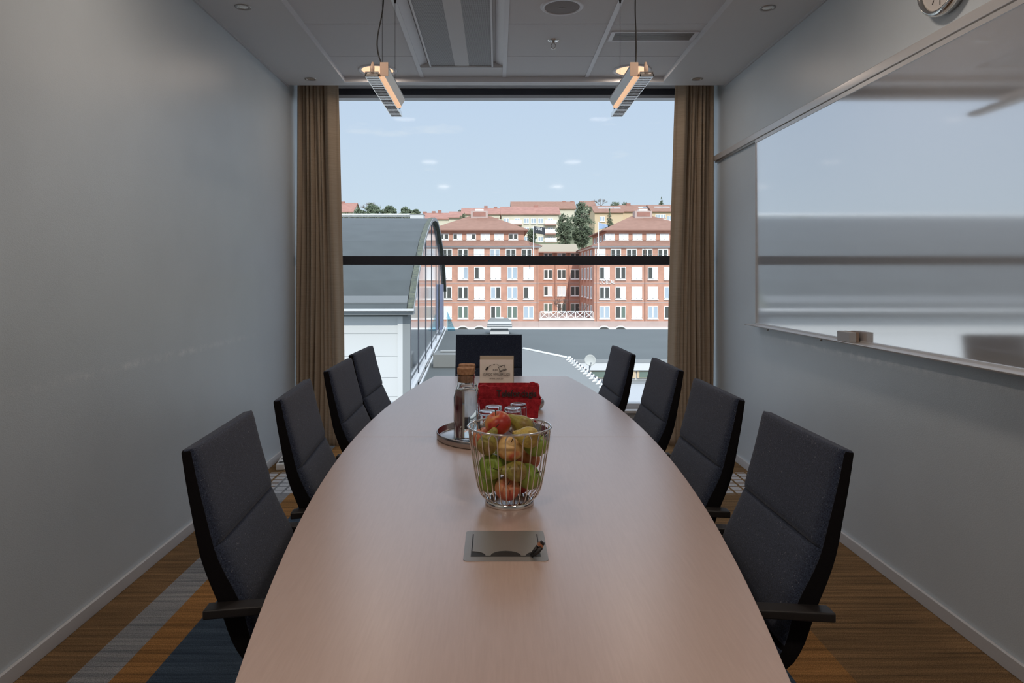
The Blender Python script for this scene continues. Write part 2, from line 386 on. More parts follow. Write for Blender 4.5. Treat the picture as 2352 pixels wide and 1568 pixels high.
# ================================================================== ROOM SHELL
XL, XR, ZC, ZT = -1.626, 1.769, 2.846, 2.880
YW = 5.72                       # inner face of the window
YB = -2.2                       # wall behind the camera
bm = nb(); add_box(bm, XL-.2, XR+.2, YB-.2, 5.9, -.2, 0); struct('floor', bm, M['carpet'])
bm = nb(); add_box(bm, XL-.2, XL, YB-.2, 5.9, 0, 3.25); struct('wall_left', bm, M['wall'])
bm = nb(); add_box(bm, XR, XR+.2, YB-.2, 5.9, 0, 3.25); struct('wall_right', bm, M['wall'])
bm = nb(); add_box(bm, XL, XR, YB-.2, YB, 0, 3.25); struct('wall_back', bm, M['wall'])
bm = nb(); add_box(bm, XL, XR, YW-.02, 5.9, 0, .255); add_box(bm, XL, XR, YW-.02, 5.9, 2.965, 3.25)
struct('wall_window', bm, M['wall'])
# ceiling: lowered border, recessed field of tiles, slot for the curtains
IX0, IX1, IY1 = -1.162, 1.272, 5.2
bm = nb()
add_box(bm, XL, IX0, YB, 5.3, ZC, 3.0); add_box(bm, IX1, XR, YB, 5.3, ZC, 3.0)
add_box(bm, IX0, IX1, IY1, 5.3, ZC, 3.0); add_box(bm, IX0, IX1, YB, -1.15, ZC, 3.0)
add_box(bm, XL, XR, 5.3, YW-.02, 3.0, 3.2)
add_box(bm, XL, XR, YB, 5.3, 3.0, 3.2)
ceil = struct('ceiling', bm, M['ceil'])
GX = [IX0, -.567, .0575, .683, IX1]; GY = [-1.15] + [4.709-.6*k for k in range(9, -1, -1)] + [IY1]
GY = [g for g in GY if g >= -1.15]
GY = sorted(set(round(g, 4) for g in GY))
for i in range(4):
    for j in range(len(GY)-1):
        if GY[j+1]-GY[j] < .05: continue
        if i == 1 and GY[j+1] <= 4.72 and GY[j] > 2.2: continue
        y0 = GY[j]
        if i == 1 and j == len(GY)-2: y0 = 4.95
        bm = nb(); add_box(bm, GX[i]+.004, GX[i+1]-.004, y0+.004, GY[j+1]-.003, ZT, ZT+.02)
        obj('ceiling_tile', bm, M['tile'], ceil)
for x in GX[1:4]:
    bm = nb(); add_box(bm, x-.014, x+.014, -1.15, IY1-.012, ZT-.006, ZT+.001); obj('grid_rail', bm, M['rail'], ceil)
for nm, b in (('edge_trim', (IX0, IX0+.006, -1.15, IY1, ZC-.003, ZT+.004)), ('edge_trim', (IX1-.006, IX1, -1.15, IY1, ZC-.003, ZT+.004)),
              ('edge_trim', (IX0, IX1, IY1-.006, IY1+.01, ZC-.006, ZT+.004))):
    bx(nm, M['rail'], b, ceil)
bx('trim_left', M['trimw'], (XL, XL+.012, YB, 5.3, ZC-.012, ZC))['kind'] = 'structure'
bx('trim_right', M['trimw'], (XR-.012, XR, YB, 5.3, ZC-.012, ZC))['kind'] = 'structure'
for side, x0, x1 in (('left', XL, XL+.014), ('right', XR-.014, XR)):
    bm = nb(); add_box(bm, x0, x1, YB, YW-.02, 0, .056)
    o = obj('baseboard_'+side, bm, M['trimw'], bevel=.003); o['kind'] = 'structure'
# window wall
win = bpy.data.objects.new('window_1', None); COL.objects.link(win); win['kind'] = 'structure'; win.location = (0, YW, 0)
def wbx(nm, m, b, **k):
    return bx(nm, m, (b[0], b[1], b[2]-YW, b[3]-YW, b[4], b[5]), win, **k)
wbx('window_frame', M['framew'], (XL, XR, YW, YW+.09, 2.858, 2.884))
wbx('blind_box', M['framed'], (XL, XR, YW-.0, YW+.10, 2.884, 2.935))
wbx('head_trim', M['framew'], (XL, XR, YW-.02, YW+.06, 2.938, 2.965))
wbx('window_frame', M['framew'], (XL, XR, YW-.0, YW+.09, .255, .30))
wbx('window_frame', M['framew'], (XL, XL+.05, YW, YW+.09, .30, 2.858)); wbx('window_frame', M['framew'], (XR-.05, XR, YW, YW+.09, .30, 2.858))
wbx('transom', M['framed'], (XL+.05, XR-.05, YW-.01, YW+.10, 1.461, 1.536), bevel=.004)
wbx('window_pane', M['glass'], (XL+.05, XR-.05, YW+.045, YW+.051, .30, 1.461)); wbx('window_pane', M['glass'], (XL+.05, XR-.05, YW+.045, YW+.051, 1.536, 2.858))
wbx('window_sill', M['trimw'], (XL, XR, YW-.09, YW+.0, .235, .257), bevel=.003)

# ================================================================== CEILING FITTINGS
def ceil_xy(px, py, dz=ZT-CH):
    Y = dz*F/(VY-py); return (px-VX)/F*Y, Y
# chilled beam
t = thing('ceiling_air_unit', 'long recessed ceiling air unit with two perforated panels and a plain middle strip', 'air unit', (0, 3.6, ZT))
def tb(nm, m, b, **k): return bx(nm, m, (b[0], b[1], b[2]-3.6, b[3]-3.6, b[4]-ZT, b[5]-ZT), t, **k)
tb('housing', M['ceil'], (-.567, .0575, 2.31, 4.95, ZT+.03, ZT+.09))
tb('perforated_panel', M['perf'], (-.468, -.298, 2.35, 4.885, ZT-.012, ZT-.004)); tb('perforated_panel', M['perf'], (-.198, -.038, 2.35, 4.885, ZT-.012, ZT-.004))
tb('middle_strip', M['ceil'], (-.298, -.198, 2.35, 4.885, ZT-.013, ZT-.004))
bm = nb(); add_box(bm, -.480, -.468, -1.25, 1.29, -.018, .02); add_box(bm, -.038, -.026, -1.25, 1.29, -.018, .02); add_box(bm, -.480, -.026, 1.285, 1.297, -.018, .02)
obj('panel_frame', bm, M['rail'], t)
bm = nb(); add_prism(bm, [(-.565, -.006), (-.500, .022), (-.500, .028), (-.565, .0)], 'y', -1.29, 1.35); obj('side_flange', bm, M['rail'], t)
bm = nb(); add_prism(bm, [(.056, -.006), (-.004, .022), (-.004, .028), (.056, .0)], 'y', -1.29, 1.35); obj('side_flange', bm, M['rail'], t)
bx('end_plate', M['ceil'], (-.55, .042, 1.325, 1.35, -.012, .03), t)

def disc_light(name, x, y, dia, label, power, lit=True):
    t = thing(name, label, 'ceiling light', (x, y, ZT))
    r = dia/2
    bm = nb(); add_lathe(bm, [(r*.80, .0005), (r*.84, -.006), (r*.92, -.009), (r, -.006), (r*1.01, .0)], 48); obj('trim_ring', bm, M['rail'], t, smooth=True)
    bm = nb(); add_lathe(bm, [(r*.82, -.002), (r*.78, -.0045), (r*.70, -.004), (0, -.003)], 48); obj('diffuser', bm, M['warmem'], t, smooth=True)
    d = bpy.data.lights.new('downlight_lamp', 'AREA'); d.shape = 'DISK'; d.size = r*1.5; d.energy = power; d.color = WARM
    o = bpy.data.objects.new('lamp', d); COL.objects.link(o); o.parent = t; o.location = (0, 0, -.012)
    return t
xa, ya = ceil_xy(867, 161); xb, yb = ceil_xy(1452, 160)
disc_light('round_downlight', xa, ya, .282, 'round glowing ceiling downlight above the left hanging lamp', 2.5)
disc_light('round_downlight', xb, ya, .282, 'round glowing ceiling downlight above the right hanging lamp', 2.5)
for yy in (2.6, .2):
    for xx, sd in ((xa, 'left'), (xb, 'right')):
        disc_light('round_downlight', xx, yy, .282, 'round glowing downlight nearer the camera on the %s, %s row' % (sd, 'middle' if yy > 1 else 'rear'), 6 if yy > 1 else 13)

def spot(x, y, label):
    t = thing('recessed_spotlight', label, 'spotlight', (x, y, ZC), group='small recessed spotlights in the ceiling border')
    bm = nb(); add_lathe(bm, [(.030, .012), (.030, -.001), (.036, -.005), (.043, -.004), (.0445, .0)], 32); obj('trim_ring', bm, M['alud'], t, smooth=True)
    bm = nb(); add_lathe(bm, [(.030, -.0005), (.020, -.003), (.010, -.003), (.0, -.004)], 24); obj('bulb', bm, M['bulb'], t, smooth=True)
d0 = ZC-CH
for px, py, lb in ((558, 16, 'small silver spotlight in the left ceiling border, nearer one'), (713, 181, 'small silver spotlight above the left curtain'),
                   (1763, 18, 'small silver spotlight in the right ceiling border, nearer one'), (1601, 181, 'small silver spotlight above the right curtain')):
    x, y = ceil_xy(px, py, d0); spot(x, y, lb)

x, y = ceil_xy(1291, 15)
t = thing('ceiling_speaker', 'round grey ceiling speaker with white rim', 'speaker', (x, y, ZT))
bm = nb(); add_lathe(bm, [(.098, 0), (.100, -.008), (.118, -.006), (.124, 0)], 48); obj('rim', bm, M['rail'], t, smooth=True)
M['grille'] = mat('speaker_grille', (.30, .28, .275), rough=.8)
bm = nb(); add_lathe(bm, [(.100, -.004), (.06, -.0065), (0, -.007)], 48); obj('grille', bm, M['grille'], t, smooth=True)
bx('badge', M['alud'], (-.018, .018, -.004, .004, -.009, -.006), t)

x, y = ceil_xy(1271, 93)
t = thing('fire_sprinkler', 'small chrome fire sprinkler on the ceiling between the hanging lamps', 'sprinkler', (x, y, ZT))
bm = nb(); add_lathe(bm, [(.038, 0), (.036, -.004), (.018, -.009), (.0, -.009)], 32); obj('rosette', bm, M['chrome'], t, smooth=True)
bm = nb(); add_lathe(bm, [(.010, -.008), (.010, -.020), (.006, -.022), (.0, -.022)], 16)
for s in (-1, 1): add_tube(bm, [(s*.008, 0, -.02), (s*.015, 0, -.032), (s*.010, 0, -.046), (0, 0, -.052)], .0022)
obj('frame', bm, M['steel'], t, smooth=True)
bm = nb(); add_lathe(bm, [(.0, -.052), (.015, -.0525), (.015, -.054), (.004, -.056), (0, -.060)], 16); obj('deflector', bm, M['chrome'], t, smooth=True)

t = thing('ceiling_vent', 'long narrow rectangular ceiling vent with pale frame', 'vent', (.985, 4.31, ZT))
bm = nb()
for b in ((-.272, .272, -.082, -.067), (-.272, .272, .067, .082), (-.272, -.247, -.067, .067), (.247, .272, -.067, .067)): add_box(bm, *b, -.008, 0)
obj('vent_frame', bm, M['rail'], t)
for k in range(9):
    yk = -.058+k*.0145
    bx('slat', M['alud'], (-.247, .247, yk, yk+.004, -.006, 0), t)

# hanging lamps
def pendant(xc, s, label):
    """xc: wire x, s: +1 louvre is to the right of the wires (right lamp), -1 to the left"""
    zb = 2.295; Y0, Y1 = 3.2, 4.0
    t = thing('hanging_lamp', label, 'lamp', (xc, 3.6, zb), group='slim hanging lamps over the table')
    def X(a, b): return (min(s*a, s*b), max(s*a, s*b))
    # louvre tray
    bm = nb()
    for a, b in ((.004, .007), (.065, .068)):
        x0, x1 = X(a, b); add_box(bm, x0, x1, -.4, .4, 0, .020)
    x0, x1 = X(.004, .068); add_box(bm, x0, x1, -.4, -.396, 0, .012); add_box(bm, x0, x1, .396, .4, 0, .012); add_box(bm, x0, x1, -.4, .4, .020, .023)
    obj('reflector_tray', bm, M['chrome'], t)
    bm = nb(); x0, x1 = X(.007, .065)
    for k in range(26):
        y = -.385+k*.0308; add_prism(bm, [(y-.0065, .0), (y+.0065, .0), (y+.002, .018), (y-.002, .018)], 'x', x0, x1)
    add_box(bm, s*.036-.001, s*.036+.001, -.396, .396, .002, .018)
    obj('louvre', bm, M['louv'], t)
    # housing with glowing tube face
    bm = nb(); x0, x1 = X(-.040, .002)
    pr = [(s*.003, .012), (s*-.013, .019), (s*-.034, .056), (s*-.030, .074), (s*.003, .078)]
    add_prism(bm, pr, 'y', -.36, .24); obj('housing', bm, M['alu'], t, bevel=.002)
    bm = nb(); add_prism(bm, [(s*.004, .007), (s*-.014, .015), (s*-.0145, .0185), (s*.003, .0115)], 'y', -.358, .238); obj('glowing_diffuser', bm, M['warmtube'], t)
    bx('end_cap', M['refl'], (min(s*.004, s*-.036), max(s*.004, s*-.036), -.366, -.36, .012, .078), t, bevel=.002)
    bm = nb(); add_tube(bm, [(s*.036, -.385, .018), (s*.036, -.39, .042), (s*.036, -.375, .072)], [.009, .011, .006]); obj('tilt_knob', bm, M['refl'], t, smooth=True)
    bm = nb(); add_box(bm, min(0, s*.03), max(0, s*.03), .24, .30, .02, .04); obj('bracket', bm, M['black'], t)
    for y in (3.28, 3.69):
        bm = nb(); add_tube(bm, [(0, y-3.6, .074), (0, y-3.6, ZT-zb)], .0011, 6); obj('suspension_wire', bm, M['black'], t)
        bm = nb(); add_lathe(bm, [(0, .0), (.004, .0), (.008, .02), (.010, .04), (.0, .04)], 12, (0, y-3.6, ZT-zb-.045)); obj('ceiling_clip', bm, M['black'], t, smooth=True)
    pts = []
    for k in range(25):
        u = k/24
        pts.append((s*-1*(.035*math.sin(u*PI*2.0)*(1-u)+ .006*u)*(1 if s < 0 else .25)*-1, -.32+.02*math.sin(u*5), .076+u*(ZT-zb-.076)))
    bm = nb(); add_tube(bm, pts, .0032, 8); obj('power_cord', bm, M['black'], t, smooth=True)
    bm = nb(); add_lathe(bm, [(0, 0), (.02, .0), (.022, .012), (0, .012)], 16, (pts[-1][0], pts[-1][1], ZT-zb-.012)); obj('ceiling_cup', bm, M['black'], t, smooth=True)
pendant(-.55, -1, 'slim metal hanging lamp with louvre, left of the air unit')
pendant(.667, 1, 'slim metal hanging lamp with louvre, right one before the window')

# ================================================================== CURTAINS
def curtain(xo_t, xi_t, xo_b, xi_b, flip, label):
    """outer and inner x at top and bottom; deep folds on the outer part, flat leading edge towards the glass"""
    bm = nb(); nu, nz_ = 220, 44; z0, z1 = .012, 2.985; V = []
    for j in range(nz_+1):
        w = j/nz_; z = z0+(z1-z0)*w; row = []
        xo = xo_b+(xo_t-xo_b)*w; xi = xi_b+(xi_t-xi_b)*(w**1.6)
        for i in range(nu+1):
            u = i/nu
            fold = u < .66
            amp = (.034*(1-.30*w)*(.75+.45*math.sin(u*17+1+w*2))) * (1 if u < .60 else max(.12, 1-(u-.60)/.07))
            ph = u*2*PI*11 + 1.6*math.sin(w*3+u*7) + .5*math.sin(w*7+u*3)
            y = 5.485 + amp*math.sin(ph) + .012*math.sin(ph*.37+w*4)
            x = xo+(xi-xo)*(u+.012*math.sin(ph*1.0+1)*(1 if fold else .2))
            if u > .66: y += .045*math.sin((u-.66)/.34*PI)*(-1)+.01*math.sin(w*5)
            row.append(bm.verts.new((x, y, z)))
        V.append(row)
    for j in range(nz_):
        for i in range(nu): bm.faces.new((V[j][i], V[j][i+1], V[j+1][i+1], V[j+1][i]))
    t = thing('curtain', label, 'curtain', ((xo_b+xi_b)/2, 5.485, 0))
    for v in bm.verts: v.co.x -= t.location.x; v.co.y -= 5.485
    o = obj('drape', bm, M['linen'], t, smooth=True)
    s = o.modifiers.new('solid', 'SOLIDIFY'); s.thickness = .003
    bx('curtain_rail', M['rail'], (min(xo_t, xi_t)-t.location.x, max(xo_t, xi_t)-t.location.x, -.015, .015, 2.985, 3.0), t)
curtain(XL+.02, PX(779, 5.5), XL+.015, PX(791, 5.5), 1, 'brown linen floor-length curtain in folds at the left of the window')
curtain(XR-.02, PX(1549, 5.5), XR-.03, PX(1533, 5.5), -1, 'brown linen floor-length curtain in folds at the right of the window')

# ================================================================== WHITEBOARD, CLOCK
t = thing('wall_rail', 'long pale metal hanging rail along the right wall above the whiteboard', 'rail', (XR, 2.5, 2.30))
bx('rail_profile', M['wbrail'], (-.028, 0, -4.4, 2.98, -.014, .030), t, bevel=.004)
bx('hanging_groove', M['alud'], (-.018, 0, -4.4, 2.98, -.026, -.014), t)
yb0, yb1, zb0, zb1 = 1.7, 4.607, 1.037, 2.272
t = thing('whiteboard', 'large glossy whiteboard on the right wall under the metal rail', 'whiteboard', (XR, (yb0+yb1)/2, zb0))
h = (yb1-yb0)/2
bx('board_surface', M['board'], (-.022, -.006, -h+.008, h-.008, .012, zb1-zb0-.012), t)
bm = nb(); add_box(bm, -.026, 0, -h, h, zb1-zb0-.012, zb1-zb0+.008); add_box(bm, -.026, -.0, -h, -h+.008, 0, zb1-zb0-.012); add_box(bm, -.026, -.0, h-.008, h, 0, zb1-zb0-.012); add_box(bm, -.026, 0, -h, h, 0, .012)
obj('board_frame', bm, M['wbrail'], t)
bm = nb(); add_prism(bm, [(-.026, .0), (-.085, -.004), (-.088, .002), (-.086, .004), (-.026, .004)], 'y', -h-.02, h+.03); obj('pen_tray', bm, M['wbrail'], t, bevel=.001)
for yy in (h-.35, h-1.05): 
    bm = nb(); add_lathe(bm, [(0, -.016), (.006, -.014), (.006, -.002), (0, -.002)], 12, (-.08, yy, 0)); obj('tray_screw', bm, M['alud'], t, smooth=True)
t = thing('board_eraser', 'small grey block eraser standing on the whiteboard tray', 'eraser', (XR-.058, 3.33, zb0+.0045))
bx('eraser_body', M['eras'], (-.022, .012, -.06, .06, 0, .048), t, bevel=.003)
bx('felt_pad', M['felt'], (.012, .026, -.06, .06, 0, .048), t, bevel=.002)

t = thing('wall_clock', 'round silver-rimmed wall clock high on the right wall', 'clock', (XR, 2.66, 2.515))
rm = Matrix.Rotation(-PI/2, 4, 'Y')
bm = nb(); add_lathe(bm, [(.115, .040), (.118, .052), (.127, .056), (.137, .048), (.140, .03), (.132, .0), (0, 0)], 64, mtx=rm); obj('clock_case', bm, M['chrome'], t, smooth=True)
M['face'] = mat('clock_face', (.55, .52, .50), rough=.4)
bm = nb(); add_lathe(bm, [(.117, .041), (0, .041)], 48, mtx=rm); obj('clock_face', bm, M['face'], t)
for k in range(12):
    a = k*PI/6; L_ = .016 if k % 3 else .022
    bm = nb(); add_box(bm, -.0015, .0, -.002, .002, .078, .078+L_, Matrix.Rotation(a, 4, 'X')); obj('hour_mark', bm, M['ink'], t, loc=(-.0415, 0, 0))
for nm, a, ln, wd in (('hour_hand', 5.3, .055, .004), ('minute_hand', 1.1, .085, .0025)):
    bm = nb(); add_box(bm, -.0015, 0, -wd, wd, -.012, ln, Matrix.Rotation(a, 4, 'X')); obj(nm, bm, M['ink'], t, loc=(-.044, 0, 0))

# ================================================================== TABLE
TC = Vector((.025, 2.668)); TH = 1.662
def half(y): u = (y-TC.y)/TH; return .578-.159*abs(u)**2
t = thing('conference_table', 'large boat-shaped beech conference table down the middle of the room', 'table', (TC.x, TC.y, 0))
for a, b in ((-TH, -.0008), (.0008, TH)):
    n = 40; pts = [(-half(TC.y+a+(b-a)*i/n), a+(b-a)*i/n) for i in range(n+1)] + [(half(TC.y+a+(b-a)*i/n), a+(b-a)*i/n) for i in range(n, -1, -1)]
    bm = nb(); add_prism(bm, pts, 'z', .705, .73)
    for f in bm.faces: f.material_index = 0 if abs(f.normal.z) > .5 or len(f.verts) > 4 else 1
    o = obj('tabletop_panel', bm, [M['wood'], M['woode']], t, bevel=.0015)
for y in (-1.05, 1.05):
    bm = nb(); add_lathe(bm, [(0, .03), (.05, .03), (.05, .70), (0, .70)], 24, (0, y, 0)); obj('column', bm, M['alud'], t, smooth=True, bevel=.002)
    bm = nb(); add_lathe(bm, [(0, .0), (.13, .0), (.13, .012), (.07, .03), (0, .03)], 48, (0, y, 0)); obj('foot', bm, M['alud'], t)
    bx('support_beam', M['alud'], (-.35, .35, y-.03, y+.03, .68, .705), t)
bx('spine_beam', M['alud'], (-.03, .03, -1.05, 1.05, .66, .70), t)
ZTB = .73
# power box set in the table
t = thing('table_power_box', 'flush metal cable box with hinged lid set into the table top', 'power outlet', (.020, 1.583, ZTB))
rr = []
for cx, cy, a0 in ((.084, .079, 0), (-.084, .079, 90), (-.084, -.079, 180), (.084, -.079, 270)):
    rr += [(cx+.010*math.cos(R(a0+15*k)), cy+.010*math.sin(R(a0+15*k))) for k in range(7)]
bm = nb(); add_prism(bm, rr, 'z', 0, .0014); obj('surround', bm, M['alud'], t)
bx('recess', M['black'], (-.078, .078, -.066, .066, .0, .0018), t)
# lid with three finger cut-outs along the near edge
pts = [(-.075, .063), (-.075, -.040)]
for cx, r0, a0, a1 in ((-.075, .030, 90, 0), (0, .034, 180, 0), (.075, .030, 180, 90)):
    for k in range(9):
        a = R(a0+(a1-a0)*k/8); pts.append((cx+r0*math.cos(a), -.064+.024*math.sin(a)*(r0/.03)))
pts.append((.075, .063))
bm = nb(); add_prism(bm, pts, 'z', .0018, .0030); obj('lid', bm, M['alud'], t)
tc_ = thing('cable_plug', 'dark cable plugs sticking out of the table cable box', 'cable', (.088, 1.520, ZTB))
bm = nb(); add_tube(bm, [(-.012, .0, .003), (-.004, .002, .012), (.004, .003, .022)], [.003, .0045, .0048]); obj('plug', bm, M['black'], tc_, smooth=True)
bm = nb(); add_tube(bm, [(-.010, -.005, .003), (.002, -.007, .012), (.011, -.006, .023)], [.0025, .0042, .0045]); obj('plug', bm, M['black'], tc_, smooth=True)
rt = Matrix.Translation((.009, 0, .026)) @ Matrix.Rotation(R(40), 4, 'Y')
bm = nb(); add_box(bm, -.006, .006, -.005, .005, -.003, .004, rt); obj('connector', bm, mat('copper_contact', (.50, .22, .12), rough=.4, metal=.6), tc_)
bm = nb(); add_box(bm, -.004, .005, -.005, .005, .004, .009, rt); obj('tip', bm, M['black'], tc_)

# tray
t = thing('round_tray', 'round brushed steel tray with raised rim holding bottles and glasses', 'tray', (-.015, 2.667, ZTB))
bm = nb(); add_lathe(bm, [(0, 0), (.213, 0), (.219, .004), (.220, .026), (.218, .028), (.216, .026), (.215, .006), (.211, .003), (0, .003)], 96); obj('tray_dish', bm, M['steel'], t, smooth=True, label='brushed steel dish')
ZTR = ZTB+.0032
def bottle(x, y, label):
    t = thing('water_bottle', label, 'bottle', (x, y, ZTR), group='corked glass water bottles on the tray')
    ro = .047
    out = [(0, 0), (.042, 0), (ro, .006), (ro, .165), (.043, .185), (.035, .203), (.0325, .212), (.0325, .245), (.0345, .248)]
    inn = [(.0325, .248), (.0300, .245), (.0300, .213), (.0325, .201), (.0405, .184), (ro-.0025, .164), (ro-.0025, .010), (.040, .006), (0, .006)]
    bm = nb(); add_lathe(bm, out+inn, 48); obj('glass_body', bm, M['clear'], t, smooth=True)
    bm = nb(); add_lathe(bm, [(0, .0062), (.0398, .0062), (ro-.0028, .0102), (ro-.0028, .164), (.0402, .1842), (.0365, .193), (0, .193)], 48); obj('water', bm, M['water'], t, smooth=True)
    bm = nb(); add_lathe(bm, [(0, .220), (.0292, .220), (.0296, .2475), (.0325, .250), (.0335, .272), (.0325, .275), (0, .275)], 40); obj('cork_stopper', bm, M['cork'], t, smooth=False, bevel=.001)
bottle(-.118, 2.612, 'corked glass water bottle, the nearer of the pair on the tray')
bottle(-.118, 2.715, 'corked glass water bottle hidden behind the nearer bottle')
def tumbler(x, y, label):
    t = tag(None or thing('drinking_glass', label, 'glass', (x, y, ZTR), group='upturned tumblers on the tray'))
    bm = nb(); add_lathe(bm, [(.0370, 0), (.0375, .0015), (.0374, .004), (.0338, .098), (.0336, .1015), (.0325, .1035), (.0305, .1045), (.0280, .1047), (0, .1047)] , 36)
    bm2 = bm; add_lathe(bm2, [(.0370, 0), (.0357, .0005), (.0354, .003), (.0318, .087), (.0312, .0895), (.0295, .0905), (.027, .0908), (0, .0908)], 36); bmesh.ops.remove_doubles(bm2, verts=bm2.verts, dist=1e-5)
    obj('glass_body', bm2, M['clear'], t, smooth=True)
for x, y, lb in ((-.036, 2.648, 'upturned tumbler at the front left of the glasses, beside the bottle'), (.064, 2.712, 'upturned tumbler right of the red apple'),
                 (-.012, 2.745, 'upturned tumbler behind the front left one, before the red bag'), (.088, 2.795, 'upturned tumbler at the back right of the tray')):
    tumbler(x, y, lb)

# fruit basket
BX, BY = .035, 1.885
t = thing('wire_fruit_basket', 'round chrome wire basket full of apples and pears', 'basket', (BX, BY, ZTB))
RP = [(.060, .012), (.078, .026), (.088, .05), (.096, .09), (.104, .14), (.110, .180), (.1115, .200)]
def rad_at(z):
    for (r0, z0), (r1, z1) in zip(RP[:-1], RP[1:]):
        if z <= z1: return r0+(r1-r0)*max(0, (z-z0)/(z1-z0))
    return RP[-1][0]
bm = nb(); add_tube(bm, [(.1145*math.cos(a), .1145*math.sin(a), .212) for a in [2*PI*k/72 for k in range(72)]], .0028, 10, closed=True); obj('rim_ring', bm, M['chrome'], t, smooth=True)
NL = 15; d = 2*PI/NL*.27
def wire_side(a):
    out = [(.060*math.cos(a), .060*math.sin(a), .012)]
    for k in range(1, 22):
        z = .012+(.190-.012)*(k/21)**1.25; r = rad_at(z); out.append((r*math.cos(a), r*math.sin(a), z))
    return out
lp = wire_side(-d)
for k in range(1, 12):
    q = PI*k/12; a = -d*math.cos(q); z = .190+.020*math.sin(q); r = .1115; lp.append((r*math.cos(a), r*math.sin(a), z))
lp += wire_side(d)[::-1]
bm = nb(); add_tube(bm, lp, .0017, 8); proto = obj('wire_loop', bm, M['chrome'], t, smooth=True, rot=(0, 0, -PI/2))
for k in range(1, NL):
    c = proto.copy(); COL.objects.link(c); c.parent = t; c.rotation_euler = (0, 0, -PI/2+2*PI*k/NL)
bm = nb(); add_lathe(bm, [(.058, .0), (.066, .0), (.0675, .003), (.0655, .013), (.060, .015), (.057, .013), (.058, .0)], 64); obj('base_ring', bm, M['chrome'], t, smooth=True)
bm = nb()
for k in range(9):
    x = -.052+k*.013; h_ = math.sqrt(max(0, .0585**2-x*x)); add_tube(bm, [(x, -h_, .013), (x, h_, .013)], .0016, 6)
obj('bottom_wires', bm, M['chrome'], t)

def fruit_mat(name, a, b, c, scale=9, pos=(.35, .5, .65), speck=0):
    m = mat(name, a, rough=.38, spec=.5)
    n = m.node_tree.nodes; l = m.node_tree.links; p = n['Principled BSDF']
    tcx = n.new('ShaderNodeTexCoord'); z = n.new('ShaderNodeTexNoise'); z.inputs['Scale'].default_value = scale; z.inputs['Detail'].default_value = 4
    l.new(tcx.outputs['Object'], z.inputs[0])
    r = n.new('ShaderNodeValToRGB'); r.color_ramp.elements[0].position = pos[0]; r.color_ramp.elements[0].color = (*a, 1)
    r.color_ramp.elements[1].position = pos[2]; r.color_ramp.elements[1].color = (*c, 1); e = r.color_ramp.elements.new(pos[1]); e.color = (*b, 1)
    l.new(z.outputs['Fac'], r.inputs[0])
    z2 = n.new('ShaderNodeTexNoise'); z2.inputs['Scale'].default_value = 220; l.new(tcx.outputs['Object'], z2.inputs[0])
    r2 = n.new('ShaderNodeValToRGB'); r2.color_ramp.elements[0].position = .58; r2.color_ramp.elements[1].position = .68
    r2.color_ramp.elements[0].color = (0, 0, 0, 1); r2.color_ramp.elements[1].color = (speck, speck, speck, 1); l.new(z2.outputs['Fac'], r2.inputs[0])
    x = n.new('ShaderNodeMixRGB'); x.inputs[2].default_value = (.20, .12, .04, 1); l.new(r2.outputs[0], x.inputs[0]); l.new(r.outputs[0], x.inputs[1])
    l.new(x.outputs[0], p.inputs['Base Color']); return m
M['ared'] = fruit_mat('red_apple_skin', (.62, .28, .08), (.50, .075, .03), (.38, .03, .02), 16, (.42, .50, .57))
M['ayel'] = fruit_mat('yellow_apple_skin', (.78, .52, .22), (.74, .42, .16), (.55, .09, .05), 13, (.48, .58, .68))
M['apin'] = fruit_mat('blushed_apple_skin', (.66, .36, .15), (.58, .18, .09), (.48, .08, .05), 16)
M['agrn'] = fruit_mat('green_apple_skin', (.20, .30, .04), (.26, .36, .05), (.32, .40, .08), 12)
M['pgrn'] = fruit_mat('green_pear_skin', (.28, .27, .06), (.34, .30, .07), (.26, .17, .05), 16, speck=.8)
M['pyel'] = fruit_mat('yellow_pear_skin', (.52, .42, .09), (.56, .42, .10), (.38, .24, .06), 16, speck=.6)
M['stem'] = mat('fruit_stem', (.06, .035, .02), rough=.9)
def apple_bm(r):
    bm = nb(); pr = []
    for k in range(21):
        a = -PI/2+PI*k/20; rr = r*math.cos(a)*(1.03+.04*math.sin(a)); zz = r*.90*math.sin(a)
        if a > .9: zz -= r*.28*((a-.9)/(PI/2-.9))**2
        if a < -1.0: zz += r*.14*((-a-1.0)/(PI/2-1.0))**2
        pr.append((max(0, rr) if 0 < k < 20 else 0, zz))
    add_lathe(bm, pr, 32); return bm
def pear_bm(r):
    bm = nb(); pr = [(0, -r*.90), (r*.35, -r*.96), (r*.72, -r*.78), (r*.95, -r*.4), (r, -.0), (r*.93, r*.42), (r*.72, r*.85), (r*.50, r*1.25), (r*.38, r*1.55), (r*.30, r*1.78), (r*.17, r*1.93), (0, r*1.95)]
    P2 = []
    for (a, b), (c, d_) in zip(pr[:-1], pr[1:]): P2 += [(a, b), ((a+c)/2*1.01, (b+d_)/2)]
    P2.append(pr[-1]); add_lathe(bm, P2, 32); return bm
def fruit(kind, m, x, y, z, r, rot, label, grp):
    t = thing(kind, label, kind, (BX+x, BY+y, ZTB+z)); t.rotation_euler = rot
    obj('skin', apple_bm(r) if kind == 'apple' else pear_bm(r), m, t, smooth=True)
    zz = r*.60 if kind == 'apple' else r*1.90
    bm = nb(); add_tube(bm, [(0, 0, zz), (.001, 0, zz+r*.25), (.004, .001, zz+r*.50)], [.0011, .0011, .0016], 6); obj('stem', bm, M['stem'], t, smooth=True)
